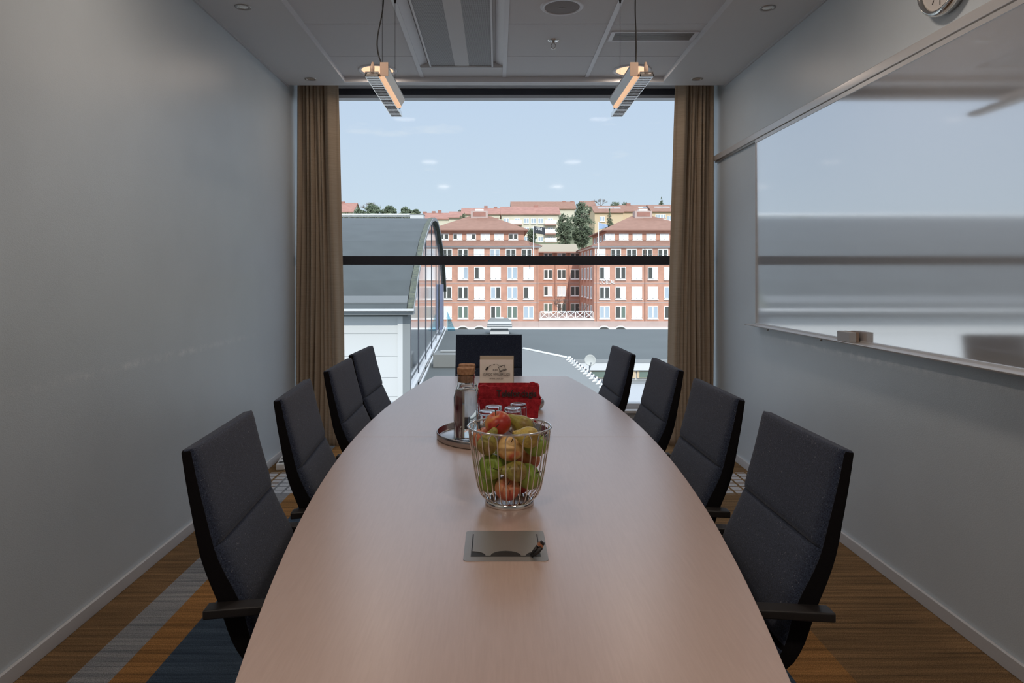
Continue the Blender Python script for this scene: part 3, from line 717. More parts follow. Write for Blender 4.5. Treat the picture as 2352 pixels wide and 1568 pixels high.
# px coordinates of the close-up -> basket-local positions
def fp(px, py, yl): Y = BY+yl; return PX(px, Y)-BX, yl, PZ(py, Y)-ZTB
for kind, m, px, py, yl, r, rot, lb in (
    ('apple', 'ared', 1144, 972, -0.010, .0355, (.25, -.3, 0), 'red and orange apple on top of the basket, highest at the left'),
    ('pear', 'pyel', 1215, 1004, -0.059, .0285, (.25, -1.25, .35), 'yellow pear lying across the top right of the basket'),
    ('pear', 'pgrn', 1201, 978, 0.047, .0285, (0, -.95, .2), 'speckled yellow pear with long dark stem at the back of the basket'),
    ('apple', 'ayel', 1171, 1029, -0.037, .0365, (.5, .2, 0), 'yellow apple with pink top at the front centre of the basket'),
    ('pear', 'pgrn', 1119, 1021, -0.052, .0270, (.15, .45, 0), 'speckled green pear standing at the upper left of the basket'),
    ('apple', 'agrn', 1228, 1020, -0.007, .0350, (.2, .6, 0), 'green apple at the upper right behind the yellow pear'),
    ('apple', 'apin', 1111, 1006, 0.018, .0330, (0, -.4, 0), 'blushed red apple at the upper left behind the green pear'),
    ('apple', 'agrn', 1128, 1071, -0.038, .0340, (1.2, -.4, 0), 'green apple at middle left, below the green pear'),
    ('apple', 'agrn', 1125, 1103, 0.005, .0330, (.6, -.9, 0), 'green apple low at the left of the basket'),
    ('pear', 'pgrn', 1187, 1082, -0.066, .0270, (.1, -1.45, .1), 'brownish speckled pear lying level in the middle of the basket'),
    ('apple', 'agrn', 1214, 1094, -0.022, .0345, (.3, 1.0, 0), 'green apple low at the right of the basket'),
    ('apple', 'apin', 1165, 1121, -0.043, .0330, (.8, .1, 0), 'red-streaked apple at the bottom centre of the basket'),
    ('apple', 'apin', 1214, 1053, 0.035, .0320, (.8, .4, 0), 'pink apple at the right between two green apples'),
    ('apple', 'ared', 1192, 1110, 0.026, .0290, (.2, .5, 0), 'dark red apple at the bottom right of the basket'),
    ('apple', 'agrn', 1163, 1047, 0.057, .0340, (.2, .5, 0), 'green apple buried in the back of the basket')):
    x, y, z = fp(px, py, yl); fruit(kind, M[m], x, y, z, r, rot, lb, None)

# red fabric bin
t = thing('fabric_bin', 'red fabric storage bin with black lettering behind the glasses', 'fabric bin', (.055, 3.02, ZTB))
def frustum(bm, x0, x1, y0, y1, z0, X0, X1, Y0, Y1, z1, th=.004):
    o = [(x0, y0), (x1, y0), (x1, y1), (x0, y1)]; O = [(X0, Y0), (X1, Y0), (X1, Y1), (X0, Y1)]
    def shr(q, s): cx = sum(p[0] for p in q)/4; cy = sum(p[1] for p in q)/4; return [(p[0]-s*(1 if p[0] > cx else -1), p[1]-s*(1 if p[1] > cy else -1)) for p in q]
    a = [bm.verts.new((*p, z0)) for p in o]; b = [bm.verts.new((*p, z1)) for p in O]; c = [bm.verts.new((*p, z1)) for p in shr(O, th)]; d_ = [bm.verts.new((*p, z0+th)) for p in shr(o, th)]
    bm.faces.new(a[::-1]); bm.faces.new(d_)
    for i in range(4):
        j = (i+1) % 4
        bm.faces.new((a[i], a[j], b[j], b[i])); bm.faces.new((b[i], b[j], c[j], c[i])); bm.faces.new((c[i], c[j], d_[j], d_[i]))
def sag(o): 
    b = o.modifiers.new('s', 'SUBSURF'); b.levels = 2; b.render_levels = 2; b.subdivision_type = 'SIMPLE'
    tx = bpy.data.textures.new('soft', 'CLOUDS'); tx.noise_scale = .06
    dd = o.modifiers.new('d', 'DISPLACE'); dd.texture = tx; dd.strength = .006; dd.mid_level = .5
bm = nb(); frustum(bm, -.12, .112, -.075, .05, 0, -.132, .138, -.085, .055, .098); o = obj('outer_pocket', bm, M['red'], t); sag(o)
bm = nb(); frustum(bm, -.125, .125, -.052, .046, .012, -.138, .130, -.060, .050, .150); o = obj('upright_sleeve', bm, M['red'], t); sag(o)
text_mesh('lettering', 'Telefondagis', .040, M['ink'], t, (.031, -.0660, .108), (R(94), 0, R(.5)), ext=.0012, bold=.0005, sx=.86, label='black printed lettering')
for x in (-.112, .100):
    hgt = .024 if x > 0 else .012
    P_ = [(x-.022*math.cos(PI*k/16), .145+hgt*math.sin(PI*k/16)) for k in range(17)]
    Q_ = [(x-(.022-.0035)*math.cos(PI*k/16), .145+(hgt-.0035)*math.sin(PI*k/16)) for k in range(17)]
    bm = nb(); add_prism(bm, P_+Q_[::-1], 'y', -.062, -.046); obj('handle_loop', bm, M['red'], t)

# silver bowl behind bin
t = thing('silver_bowl', 'small round silver bowl half hidden behind the red bin', 'bowl', (.165, 3.235, ZTB))
bm = nb(); add_lathe(bm, [(0, 0), (.030, 0)]+[(.030+.030*math.sin(PI*k/14), .031-.031*math.cos(PI*k/14)) for k in range(1, 12)]+[(.036+.019*math.sin(PI*k/14), .031-.025*math.cos(PI*k/14)) for k in range(11, 0, -1)]+[(0, .006)], 64); obj('bowl_body', bm, M['silver'], t, smooth=True)

# card stand
YK = 3.36
t = thing('card_stand', 'clear acrylic stand holding a printed wifi guide card', 'card stand', (PX(1141, YK), YK, ZTB))
x0, x1 = PX(1102, YK), PX(1180, YK); zt = PZ(826, YK)-ZTB
bx('back_panel', M['acrylic'], (x0-.002, x1+.003, .010, .012, .003, zt+.022), t)
bx('stand_base', M['acrylic'], (x0-.002, x1+.003, -.03, .05, .0, .003), t)
o = bx('front_panel', M['acrylic'], (x0-.002, x1+.003, -.003, -.001, .003, zt*.9), t)
bx('guide_card', M['paper'], (x0, x1-.004, .001, .0025, .004, zt), t)
bx('spare_card', mat('yellowed_card', (.60, .52, .40), rough=.8), (x0+.001, x1, .004, .0075, .004, PZ(817, YK)-ZTB), t)
cx = (x0+x1-.004)/2; yf = -.0032
text_mesh('card_title', 'SCANDIC WIFI USERGUIDE', .0185, M['ink'], t, (cx, yf, PZ(862, YK)-ZTB), (R(90), 0, 0), ext=.0004, sx=.60)
text_mesh('card_subtitle', 'WIFI NAME: SCANDIC_EASY', .0088, M['ink'], t, (cx, yf, PZ(870.5, YK)-ZTB), (R(90), 0, 0), ext=.0004, sx=.62)
bm = nb(); M4 = Matrix.Translation((cx+.028, yf, PZ(845, YK)-ZTB)) @ Matrix.Rotation(R(-18), 4, 'Y')
for b in ((-.016, .016, .010, .012), (-.016, .016, -.010, -.008), (-.016, -.014, -.01, .012), (.014, .016, -.01, .012), (-.019, .019, -.015, -.012)): add_box(bm, b[0], b[1], -.0004, .0004, b[2], b[3], M4)
obj('laptop_drawing', bm, M['ink'], t)
bm = nb(); M4 = Matrix.Translation((cx-.046, yf, PZ(846, YK)-ZTB)) @ Matrix.Rotation(R(30), 4, 'Y')
add_box(bm, -.005, .005, -.0004, .0004, -.009, .009, M4); obj('phone_drawing', bm, M['ink'], t)
bm = nb()
for k in range(14):
    a = R(160-k*8.5); rr = .046
    add_box(bm, -.0012, .0012, -.0004, .0004, -.0022, .0022, Matrix.Translation((cx-.006+rr*math.cos(a), yf, PZ(855, YK)-ZTB+rr*math.sin(a)*.85)))
for k in range(3): add_box(bm, -.002, .002, -.0004, .0004, -.002, .002, Matrix.Translation((cx-.015+.009*k, yf, PZ(849, YK)-ZTB)))
obj('arc_drawing', bm, M['ink'], t)
bx('note_block', M['tan'], (0, .045, 0, .05, 0, .048), loc=(PX(1170, 3.46), 3.46, ZTB)); tag(COL.objects['note_block'], 'small tan block behind the clear card stand', 'note block')

# ================================================================== CHAIRS
CWD = .235
def curve_eval(P, n):
    d_ = [0]
    for a, b in zip(P[:-1], P[1:]): d_.append(d_[-1]+math.dist(a, b))
    def cr_(i, s):
        p0 = P[max(i-1, 0)]; p1 = P[i]; p2 = P[i+1]; p3 = P[min(i+2, len(P)-1)]
        return tuple(.5*((2*p1[k])+(-p0[k]+p2[k])*s+(2*p0[k]-5*p1[k]+4*p2[k]-p3[k])*s*s+(-p0[k]+3*p1[k]-3*p2[k]+p3[k])*s**3) for k in range(2))
    out = []
    for j in n:
        q = j*d_[-1]; i = 0
        while i < len(P)-2 and d_[i+1] < q: i += 1
        out.append(cr_(i, (q-d_[i])/(d_[i+1]-d_[i])))
    return out
def cushion(base, th, w, p=7, nu=30, nv=30, back=.003):
    """rounded padded slab over the (x,z) base curve, thickness th(u) towards +normal"""
    us = [.5-.5*math.cos(PI*i/nu) for i in range(nu+1)]; vs = [-math.cos(PI*i/nv) for i in range(nv+1)]
    C_ = curve_eval(base, us); bm = nb(); Fr = []; Bk = []
    for i, (c, u) in enumerate(zip(C_, us)):
        a = C_[max(i-1, 0)]; b = C_[min(i+1, nu)]; tx, tz = b[0]-a[0], b[1]-a[1]; ln = math.hypot(tx, tz); nx, nz2 = -tz/ln, tx/ln
        e_u = max(0, 1-abs(2*u-1)**p)**(1/2.2)
        rf = []; rb = []
        for v in vs:
            e_v = max(0, 1-abs(v)**(p+3))**(1/2.2); h_ = th(u)*e_u*e_v*(1+.10*(1-v*v))
            rf.append(bm.verts.new((c[0]+nx*h_, v*w, c[1]+nz2*h_))); rb.append(bm.verts.new((c[0]-nx*back, v*w, c[1]-nz2*back)))
        Fr.append(rf); Bk.append(rb)
    for i in range(nu):
        for j in range(nv):
            bm.faces.new((Fr[i][j], Fr[i+1][j], Fr[i+1][j+1], Fr[i][j+1])); bm.faces.new((Bk[i][j], Bk[i][j+1], Bk[i+1][j+1], Bk[i+1][j]))
    for G in (0, nu):
        for j in range(nv): bm.faces.new((Fr[G][j], Fr[G][j+1], Bk[G][j+1], Bk[G][j]))
    for G in (0, nv):
        for i in range(nu): bm.faces.new((Fr[i][G], Fr[i+1][G], Bk[i+1][G], Bk[i][G]))
    return bm
XO = .33
def S(P): return [(x-XO, z) for x, z in P]
rear = S([(-.037, .946), (-.024, .86), (-.010, .782), (.006, .70), (.028, .635), (.049, .584), (.084, .486), (.125, .435), (.20, .415), (.40, .415), (.56, .42)])
def depth_at(u, d0=0):
    K = [(0, .030), (.22, .043), (.28, .046), (.42, .058), (.55, .045), (.65, .034), (1, .030)]
    for (a, b), (c, d_) in zip(K[:-1], K[1:]):
        if u <= c: return b+(d_-b)*(u-a)/(c-a)+d0
    return .03+d0
def offs(P, d0):
    o = []
    for i, p in enumerate(P):
        a = P[max(i-1, 0)]; b = P[min(i+1, len(P)-1)]; tx, tz = b[0]-a[0], b[1]-a[1]; ln = math.hypot(tx, tz); d_ = depth_at(i/(len(P)-1), d0); o.append((p[0]-tz/ln*d_, p[1]+tx/ln*d_))
    return o
ch = thing('office_chair', 'x', 'chair', (0, 0, 0), 0, 'dark upholstered meeting chairs around the table')
rs = curve_eval(rear, [i/40 for i in range(41)])
# moulded shell: rear curve with 17 mm thickness
fr = offs(rs, 0)
bm = nb(); add_prism(bm, rs+fr[::-1], 'y', -CWD, CWD)
bm.normal_update()
for f in bm.faces:
    if f.calc_center_median().z > .93 and abs(f.normal.z) > .6: f.material_index = 1
shell = obj('shell', bm, [M['fabd'], M['fab']], ch, bevel=.008, bseg=3)
def sub_curve(P, z0, z1): return [p for p in P if z1 <= p[1] <= z0]
fb = offs(curve_eval(rear, [i/120 for i in range(121)]), -.004)
up = [p for p in fb if p[1] > .716 and p[0] < .3-XO]
lo = [p for p in fb if .49 < p[1] <= .722 and p[0] < .3-XO]
st = [p for p in fb if p[0] > .135-XO and p[1] < .50]
up = [up[0]]+up[4:-1:8]+[up[-1]]; lo = [lo[0]]+lo[4:-1:7]+[lo[-1]]; st = [st[0]]+st[4:-1:8]+[st[-1]]
obj('upper_back_cushion', cushion(up, lambda u: .009+.009*u, CWD-.0005, p=14), M['fab'], ch, smooth=True)
obj('lower_back_cushion', cushion(lo, lambda u: .020-.006*u, CWD-.0005, p=9), M['fab'], ch, smooth=True)
obj('seat_cushion', cushion(st, lambda u: .036, CWD-.0005, p=10), M['fab'], ch, smooth=True)
for s in (-1, 1):
    yy = s*(CWD+.022)
    bm = nb()
    pa = [(.030-XO, .590), (.10-XO, .594), (.22-XO, .600), (.30-XO, .600), (.30-XO, .580), (.22-XO, .580), (.10-XO, .572), (.030-XO, .568)]
    add_prism(bm, pa, 'y', yy-.022, yy+.022); arm = obj('armrest', bm, M['black'], ch, bevel=.004)
    bm = nb(); add_tube(bm, [(.25-XO, yy, .582), (.25-XO, yy, .44), (.27-XO, yy*.93, .405), (.30-XO, yy*.5, .398)], .011, 10); obj('arm_support', bm, M['black'], ch, smooth=True)
bm = nb(); add_lathe(bm, [(0, .08), (.028, .08), (.028, .25), (.018, .25), (.018, .392), (.07, .398), (.07, .412), (0, .412)], 24); obj('column', bm, M['chrome'], ch, smooth=True, bevel=.001)
for k in range(4):
    a = PI/4+k*PI/2
    bm = nb(); add_tube(bm, [(0, 0, .095), (.14*math.cos(a), .14*math.sin(a), .075), (.30*math.cos(a), .30*math.sin(a), .022)], [.022, .018, .012], 10); lg = obj('leg', bm, M['chrome'], ch, smooth=True)
    bm = nb(); add_lathe(bm, [(0, 0), (.018, 0), (.018, .012), (0, .014)], 16, (.30*math.cos(a), .30*math.sin(a), 0)); obj('glide', bm, M['black'], lg)
seats = [((-.719, 1.835), 3.3, 'dark charcoal chair on the left side, nearest the camera'),
         ((-.718, 2.485), 4.0, 'dark charcoal chair on the left side, second from the camera'),
         ((-.720, 3.195), 0.5, 'dark charcoal chair on the left side, third from the camera'),
         ((-.736, 3.815), -2.0, 'dark charcoal chair on the left side, farthest, before the white cladding'),
         ((.797, 1.825), 180.5, 'dark charcoal chair on the right side, nearest the camera'),
         ((.786, 2.500), 181.2, 'dark charcoal chair on the right side, second from the camera'),
         ((.780, 3.215), 180.8, 'dark charcoal chair on the right side, third from the camera'),
         ((.690, 3.835), 182.4, 'dark charcoal chair on the right side, farthest, beside the satellite dish view'),
         ((-.056, 4.84), 270, 'dark chair at the far end of the table with its back to the window')]
for i, (p, dg_, lb) in enumerate(seats):
    a = R(dg_); loc = (p[0]+XO*math.cos(a), p[1]+XO*math.sin(a), 0)
    if i == 0: ch.location = loc; ch.rotation_euler = (0, 0, a); ch['label'] = lb
    else: dup(ch, loc, a, lb)

# power strip on floor by left wall
t = thing('power_strip', 'white power strip on the floor against the left wall', 'power strip', (XL+.085, 4.93, 0), R(8))
bx('strip_body', M['white'], (-.03, .03, -.14, .14, 0, .045), t, bevel=.008)
for k in range(3):
    bm = nb(); add_lathe(bm, [(0, .0455), (.019, .0455), (.020, .0452)], 20, (0, -.085+k*.085, 0)); obj('socket', bm, M['black'], t)
# ================================================================== OUTSIDE
def Zb(py, Y): return PZ(py, Y)
# ground, hill
bm = nb(); add_box(bm, -220, 260, 6.5, 160, -9.2, -8.6); struct('ground_street', bm, M['ground'])
bm = nb(); n = 30; prof = [(144.5, -8.7), (146.5, 4.5), (152, 7.0), (165, 10), (200, 15), (250, 21.5), (330, 26), (500, 24)]; rows = []
for k in range(n+1):
    x = -220+480*k/n; rows.append([bm.verts.new((x, y, z+(0 if y < 140 else 1.0*math.sin(x*.06+y*.1)*(.4 if y < 155 else 1)))) for y, z in prof])
for a, b in zip(rows[:-1], rows[1:]):
    for i in range(len(prof)-1): bm.faces.new((a[i], a[i+1], b[i+1], b[i]))
struct('ground_hillside', bm, M['hill'], smooth=True)

bm = nb(); rows = []
for k in range(25):
    x = -75+61.2*k/24; e_ = 1 if k < 24 else .92
    rows.append([bm.verts.new((x, y, z*e_+.25*math.sin(x*.7+y))) for y, z in ((100, -9), (104, 8.0), (109, 10.6), (118, 11.6), (128, 12.2), (140, 11), (150, 4))])
for a, b in zip(rows[:-1], rows[1:]):
    for i in range(6): bm.faces.new((a[i], a[i+1], b[i+1], b[i]))
struct('ground_knoll', bm, M['hill'], smooth=True)

# --- window prototypes (mesh data shared by every copy)
def win_meshes(w, h):
    bm = nb(); f = .12
    for b in ((-w/2, w/2, h-f, h), (-w/2, w/2, 0, f*1.6), (-w/2, -w/2+f, f, h-f), (w/2-f, w/2, f, h-f), (-f*.9, f*.9, f, h-f)): add_box(bm, b[0], b[1], -.10, .10, b[2], b[3])
    add_box(bm, -w/2-.06, w/2+.06, -.22, .05, -.10, 0)
    fr_ = bpy.data.meshes.new('window_frame'); bm.to_mesh(fr_); bm.free(); fr_.materials.append(M['wht'])
    ps = {}
    for kk, mk in (('d', 'darkp'), ('w', 'blind'), ('b', 'bluep'), ('g', 'greenp')):
        bm = nb(); add_box(bm, -(w/2-f*1.9)/2, (w/2-f*1.9)/2, -.03, .0, 0, h-f*2.6)
        q = bpy.data.meshes.new('pane'); bm.to_mesh(q); bm.free(); q.materials.append(M[mk]); ps[kk] = q
    return fr_, ps, w, h, f
def put_window(proto, parent, x, y, z, code, rz=0):
    fr_, ps, w, h, f = proto
    o = bpy.data.objects.new('window', fr_); COL.objects.link(o); o.parent = parent; o.location = (x, y, z); o.rotation_euler = (0, 0, rz)
    for s, c in ((-1, code[0]), (1, code[1])):
        p = bpy.data.objects.new('pane', ps[c]); COL.objects.link(p); p.parent = o; p.location = (s*(f*.9+(w/2-f*1.9)/2), -.04, f*1.6)
    return o
W1 = win_meshes(1.75, 2.15); W2 = win_meshes(1.75, 1.95); W3 = win_meshes(1.62, 1.10); W4 = win_meshes(1.65, 2.1)
YF = 115.0
def hip(bm, x0, x1, y0, y1, z0, X0, X1, Y0, Y1, z1):
    a = [bm.verts.new(p) for p in ((x0, y0, z0), (x1, y0, z0), (x1, y1, z0), (x0, y1, z0))]
    b = [bm.verts.new(p) for p in ((X0, Y0, z1), (X1, Y0, z1), (X1, Y1, z1), (X0, Y1, z1))]
    bm.faces.new(a[::-1]); bm.faces.new(b)
    for i in range(4): bm.faces.new((a[i], a[(i+1) % 4], b[(i+1) % 4], b[i]))
def brick_block(x0, x1, rows, attic, label, side_face=False):
    cx = (x0+x1)/2
    t = thing('brick_building', label, 'building', (cx, YF, -8.6))
    X = lambda v: v-cx; Yr = lambda v: v-YF; Z = lambda v: v+8.6
    def pb(nm, m, b, **k): return bx(nm, m, (X(b[0]), X(b[1]), Yr(b[2]), Yr(b[3]), Z(b[4]), Z(b[5])), t, **k)
    pb('facade_wall', M['brick'], (x0, x1, YF, YF+20.9, -5.9, 6.55))
    pb('stone_base', M['brickp'], (x0-.05, x1+.05, YF-.25, YF+20.9, -8.6, -5.9))
    pb('base_band', M['wht'], (x0-.1, x1+.1, YF-.45, YF-.2, -7.35, -6.95))
    for z in (Zb(650, YF), Zb(694, YF)): pb('string_course', M['brickp'], (x0, x1, YF-.06, YF, z-.07, z+.07))
    pb('cornice', M['wht'], (x0-.35, x1+.35, YF-.45, YF+20.9, 6.5, 6.75))
    ax0, ax1 = cx-7.95, cx+7.95
    if not attic['wide']: ax0, ax1 = x0+2.4, x1-2.4
    bm = nb(); hip(bm, X(x0-.7), X(x1+.7), Yr(YF-.8), Yr(YF+20.95), Z(6.75), X(ax0+.1), X(ax1-.1), Yr(YF+2.1), Yr(YF+19), Z(7.95)); obj('skirt_roof', bm, M['tileroof'], t)
    pb('attic_wall', M['brick'], (ax0, ax1, YF+2, YF+19, 7.4, 9.5))
    bm = nb(); hip(bm, X(ax0-.75), X(ax1+.75), Yr(YF+1), Yr(YF+20), Z(9.45), X(ax0-.75), X(ax1+.75), Yr(YF+1), Yr(YF+20), Z(9.62))
    obj('gutter', bm, M['pipe'], t)
    bm = nb(); hip(bm, X(ax0-.7), X(ax1+.7), Yr(YF+1.05), Yr(YF+20), Z(9.62), X(cx-1.9), X(cx+1.9), Yr(YF+10.5), Yr(YF+11.5), Z(12.75)); obj('hip_roof', bm, M['tileroof'], t)
    ck = pb('chimney', M['brickp'], (cx-1.6, cx+1.5, YF+8.8, YF+11, 11.8, 13.55))
    bx('chimney_vent', M['redroof'], (X(cx-1.2), X(cx+1.1), Yr(YF+8.74), Yr(YF+8.8), Z(12.55), Z(13.3)), ck)
    bx('chimney_cap', M['wht'], (X(cx-.8), X(cx+.7), Yr(YF+9), Yr(YF+10.5), Z(13.55), Z(13.9)), ck)
    pb('roof_ladder', M['pipe'], (cx-.4, cx+3.6, YF+7.3, YF+7.4, 12.0, 12.15))
    for prt, y, zt, lst in rows:
        for px, code in lst:
            put_window(prt, t, X(PX(px, y)), Yr(y), Z(zt)-prt[3], code)
    for px, code in attic['win']:
        put_window(W3, t, X(PX(px, YF+2)), Yr(YF+2), Z(Zb(536.5, YF+2))-1.10, code)
    for xx in attic.get('pipes', ()):
        bm = nb(); add_tube(bm, [(X(xx), -.15, Z(6.4)), (X(xx), -.15, Z(-7))], .07, 6); obj('downpipe', bm, M['pipe'], t)
    bm = nb(); add_tube(bm, [(X(x0), -.9, Z(5.35)), (X(x1), -.9, Z(5.35))], .035, 5)
    for k in range(int((x1-x0)/1.4)): add_tube(bm, [(X(x0+.7+1.4*k), -.9, Z(4.6)), (X(x0+.7+1.4*k), -.9, Z(5.35))], .025, 4)
    add_tube(bm, [(X(x0), -.9, Z(4.62)), (X(x1), -.9, Z(4.62))], .03, 5); add_box(bm, X(x0), X(x1), -.95, 0, Z(4.42), Z(4.5))
    obj('balcony_rail', bm, M['panelg'], t)
    return t, X, Yr, Z
zt = Zb(571.5, YF), Zb(613, YF), Zb(658, YF), Zb(702.5, YF)
lx = [988.5, 1026, 1063.5, 1101, 1138.5, 1176.5, 1214]; lt = [990.5, 1027, 1063.5, 1100.3, 1136.8, 1173.3, 1209.7]
rx = [1388.5, 1425.5, 1462.5, 1499.5, 1537, 1574, 1611]; rt = [1378.5, 1414.5, 1450.5, 1486.5, 1522.5, 1558.5, 1594.5]
t1, X1_, Yr_, Z_ = brick_block(PX(960, YF), PX(1237, YF),
    [(W2, YF, zt[0], list(zip(lt, ('dd', 'dd', 'dd', 'ww', 'bb', 'dd', 'dd')))), (W1, YF, zt[1], list(zip(lx, ('ww', 'ww', 'wb', 'dw', 'ww', 'bb', 'ww')))),
     (W1, YF, zt[2], list(zip(lx, ('dd', 'dd', 'dd', 'ww', 'bd', 'bb', 'dw')))), (W1, YF, zt[3], list(zip(lx, ('dd', 'ww', 'gg', 'ww', 'dg', 'gg', 'bb'))))],
    dict(wide=False, win=list(zip((988.5, 1020, 1051, 1082.5, 1114.5, 1146, 1179), ('dd', 'dd', 'dw', 'wd', 'ww', 'ww', 'dd'))), pipes=(PX(1234, YF),)),
    'red brick office building left of the courtyard with hipped tile roof')
t2, X2_, Yr_, Z_ = brick_block(PX(1365, YF), PX(1365, YF)+20.5,
    [(W2, YF, zt[0], list(zip(rt, ('ww', 'dd', 'dd', 'dd', 'dd', 'dd', 'dd')))), (W1, YF, zt[1], list(zip(rx, ('dw', 'dd', 'ww', 'dw', 'ww', 'ww', 'dd')))),
     (W1, YF, zt[2], list(zip(rx, ('dd', 'dw', 'ww', 'ww', 'bb', 'dd', 'ww')))), (W1, YF, zt[3], list(zip(rx, ('bb', 'dg', 'ww', 'bb', 'dd', 'ww', 'ww'))))],
    dict(wide=False, win=list(zip((1401, 1432.5, 1463.7, 1495, 1526, 1558), ('ww', 'ww', 'ww', 'ww', 'ww', 'ww'))), pipes=(PX(1369.5, YF), PX(1481, YF))),
    'red brick office building right of the courtyard carrying white letters')
# side face windows of the right block (towards the courtyard) and its sign
xs = PX(1365, YF)
for z in zt:
    for k in range(4): put_window(W4, t2, X2_(xs), 3.2+k*4.2, Z_(z)-2.1, 'dd' if k % 2 else 'bd', rz=-PI/2)
for k in range(4): put_window(W3, t2, X2_(xs+2.4), 4+k*4, Z_(Zb(536.5, YF+2))-1.1, 'dd', rz=-PI/2)
text_mesh('sign_lettering', "L'OR\u00c9AL", .92, M['wht'], t2, (X2_(PX(1394.5, YF)), -.12, Z_(Zb(652, YF))), (R(90), 0, 0), ext=.05, sx=.78)
# arched shop fronts in the stone bases
def arch(par, X, Z, px, w=.9):
    x = X(PX(px, YF-.3)); z0 = Z(Zb(757.5, YF-.3))-.6
    pts = [(x+w*math.cos(PI*k/14), z0+.55+w*.62*math.sin(PI*k/14)) for k in range(15)]+[(x-w, z0-.6), (x+w, z0-.6)]
    bm = nb(); add_prism(bm, pts, 'y', -.50, -.30); o = obj('arched_opening', bm, M['darkp'], par)
    bm = nb(); add_tube(bm, [(x+(w+.1)*math.cos(PI*k/14), -.5, z0+.55+(w*.62+.1)*math.sin(PI*k/14)) for k in range(15)], .12, 6); obj('arch_surround', bm, M['wht'], o)
for px in (1063, 1101): arch(t1, X1_, Z_, px)
for px in (1339.5,): arch(t2, X2_, Z_, 1387)
arch(t2, X2_, Z_, 1425)
# recessed courtyard building
YR = 136.0
t = thing('recessed_brick_wing', 'lower red brick wing set back between the two blocks, with pale metal roof', 'building', (12, YR, -8.6))
rc = lambda nm, m, b, **k: bx(nm, m, (b[0]-12, b[1]-12, b[2]-YR, b[3]-YR, b[4]+8.6, b[5]+8.6), t, **k)
rc('facade_wall', M['brick'], (7.1, 16.35, YR+.02, YR+8, -8.6, 6.5))
bm = nb(); add_prism(bm, [(-.7, 6.5+8.6), (4.5, 8.35+8.6), (9, 6.5+8.6)], 'x', -4.9, 4.35); obj('metal_roof', bm, M['tanroof'], t)
rc('gutter', M['pipe'], (7.1, 16.35, YR-.9, YR-.7, 6.35, 6.6))
for zz in (Zb(650, YR), Zb(689, YR)): rc('string_course', M['brickp'], (7.1, 16.35, YR-.05, YR, zz-.06, zz+.06))
WR = win_meshes(1.75, 1.95)
for py, cds in ((580.5, ('dd', 'bd', 'dd')), (618.5, ('dd', 'dd', 'dd')), (657, ('dw', 'ww', 'dd')), (696, ('gg', 'dg', 'gd'))):
    for px, c in zip((1259, 1290, 1320.5), cds): put_window(WR, t, PX(px, YR)-12, 0, Zb(py, YR)+8.6-1.95, c)
for px in (1275, 1305):
    bm = nb(); add_tube(bm, [(PX(px, YR)-12, -.1, 15), (PX(px, YR)-12, -.1, 2)], .06, 6); obj('downpipe', bm, M['pipe'], t)
# courtyard terrace
xa_, xb_ = PX(1238, YF), PX(1364.5, YF)
t = thing('courtyard_terrace', 'raised terrace between the two brick blocks with pink stone wall', 'terrace', ((xa_+xb_)/2, YF+1, -8.6))
cxx = (xa_+xb_)/2
bx('terrace_wall', M['brickp'], (xa_-cxx, xb_-cxx, -1.3, 19.9, 0, Zb(734, YF)+8.6), t)
bx('coping', M['wht'], (xa_-cxx, xb_-cxx, -1.5, -.9, Zb(734, YF)+8.6, Zb(731, YF)+8.6), t)
bx('base_band', M['wht'], (xa_-cxx, xb_-cxx, -1.6, -1.3, 1.3, 1.65), t)
t = thing('terrace_railing', 'white terrace railing with crossed bars between the brick blocks', 'railing', (cxx, YF-.1, Zb(731, YF)))
hh = Zb(714.5, YF)-Zb(731, YF); wv = (xb_-xa_-.3)/6
for k in range(6):
    x0 = xa_-cxx+.15+k*wv
    bm = nb(); add_box(bm, x0, x0+.08, -.05, .05, 0, hh); add_box(bm, x0+wv-.08, x0+wv, -.05, .05, 0, hh); add_box(bm, x0, x0+wv, -.05, .05, 0, .08); add_box(bm, x0, x0+wv, -.05, .05, hh-.08, hh)
    add_tube(bm, [(x0+.1, 0, .05), (x0+wv-.1, 0, hh-.05)], .05, 5); add_tube(bm, [(x0+wv-.1, 0, .05), (x0+.1, 0, hh-.05)], .05, 5); obj('crossed_panel', bm, M['wht'], t)

# --- trees
def leaves(name, cx, cy, z0, z1, rx_, n, m, parent, shape='oval', sz=.3):
    bm = nb(); H_ = z1-z0; cl = []
    nc = 120 if shape != 'cone' else 110
    while len(cl) < nc:
        u, v, w = random.uniform(-1, 1), random.uniform(-1, 1), random.uniform(-1, 1)
        if shape == 'cone':
            lim = (1-(w+1)/2)*.8
            if u*u+v*v < lim*lim and u*u+v*v > lim*lim*.1: cl.append((u, v, w*.95, .10+.16*(1-(w+1)/2)))
        elif .15 < u*u+v*v+w*w*(1.0 if w > 0 else .75) < .72: cl.append((u, v, w, random.uniform(.16, .34)))
    if shape == 'cone': cl += [(0, 0, .8+.06*k, .05) for k in range(4)]
    for i in range(int(n*2.4)):
        u, v, w, r_ = cl[i % len(cl)]
        d_ = Vector((random.gauss(0, 1), random.gauss(0, 1), random.gauss(0, .6))).normalized()*r_*random.random()**.4
        p = Vector((cx+(u+d_.x)*rx_, cy+(v+d_.y)*rx_, (z0+z1)/2+(w+d_.z*(rx_*2/H_ if H_ > rx_*2 else 1))*H_/2))
        a = Vector((random.gauss(0, 1), random.gauss(0, 1), random.gauss(0, 1))).normalized(); b = a.orthogonal().normalized(); s = sz*random.uniform(.4, 1.1)
        bm.faces.new([bm.verts.new(p+a*s), bm.verts.new(p+b*s*.6), bm.verts.new(p-a*s), bm.verts.new(p-b*s*.6)])
    return obj(name, bm, m, parent, recalc=False)
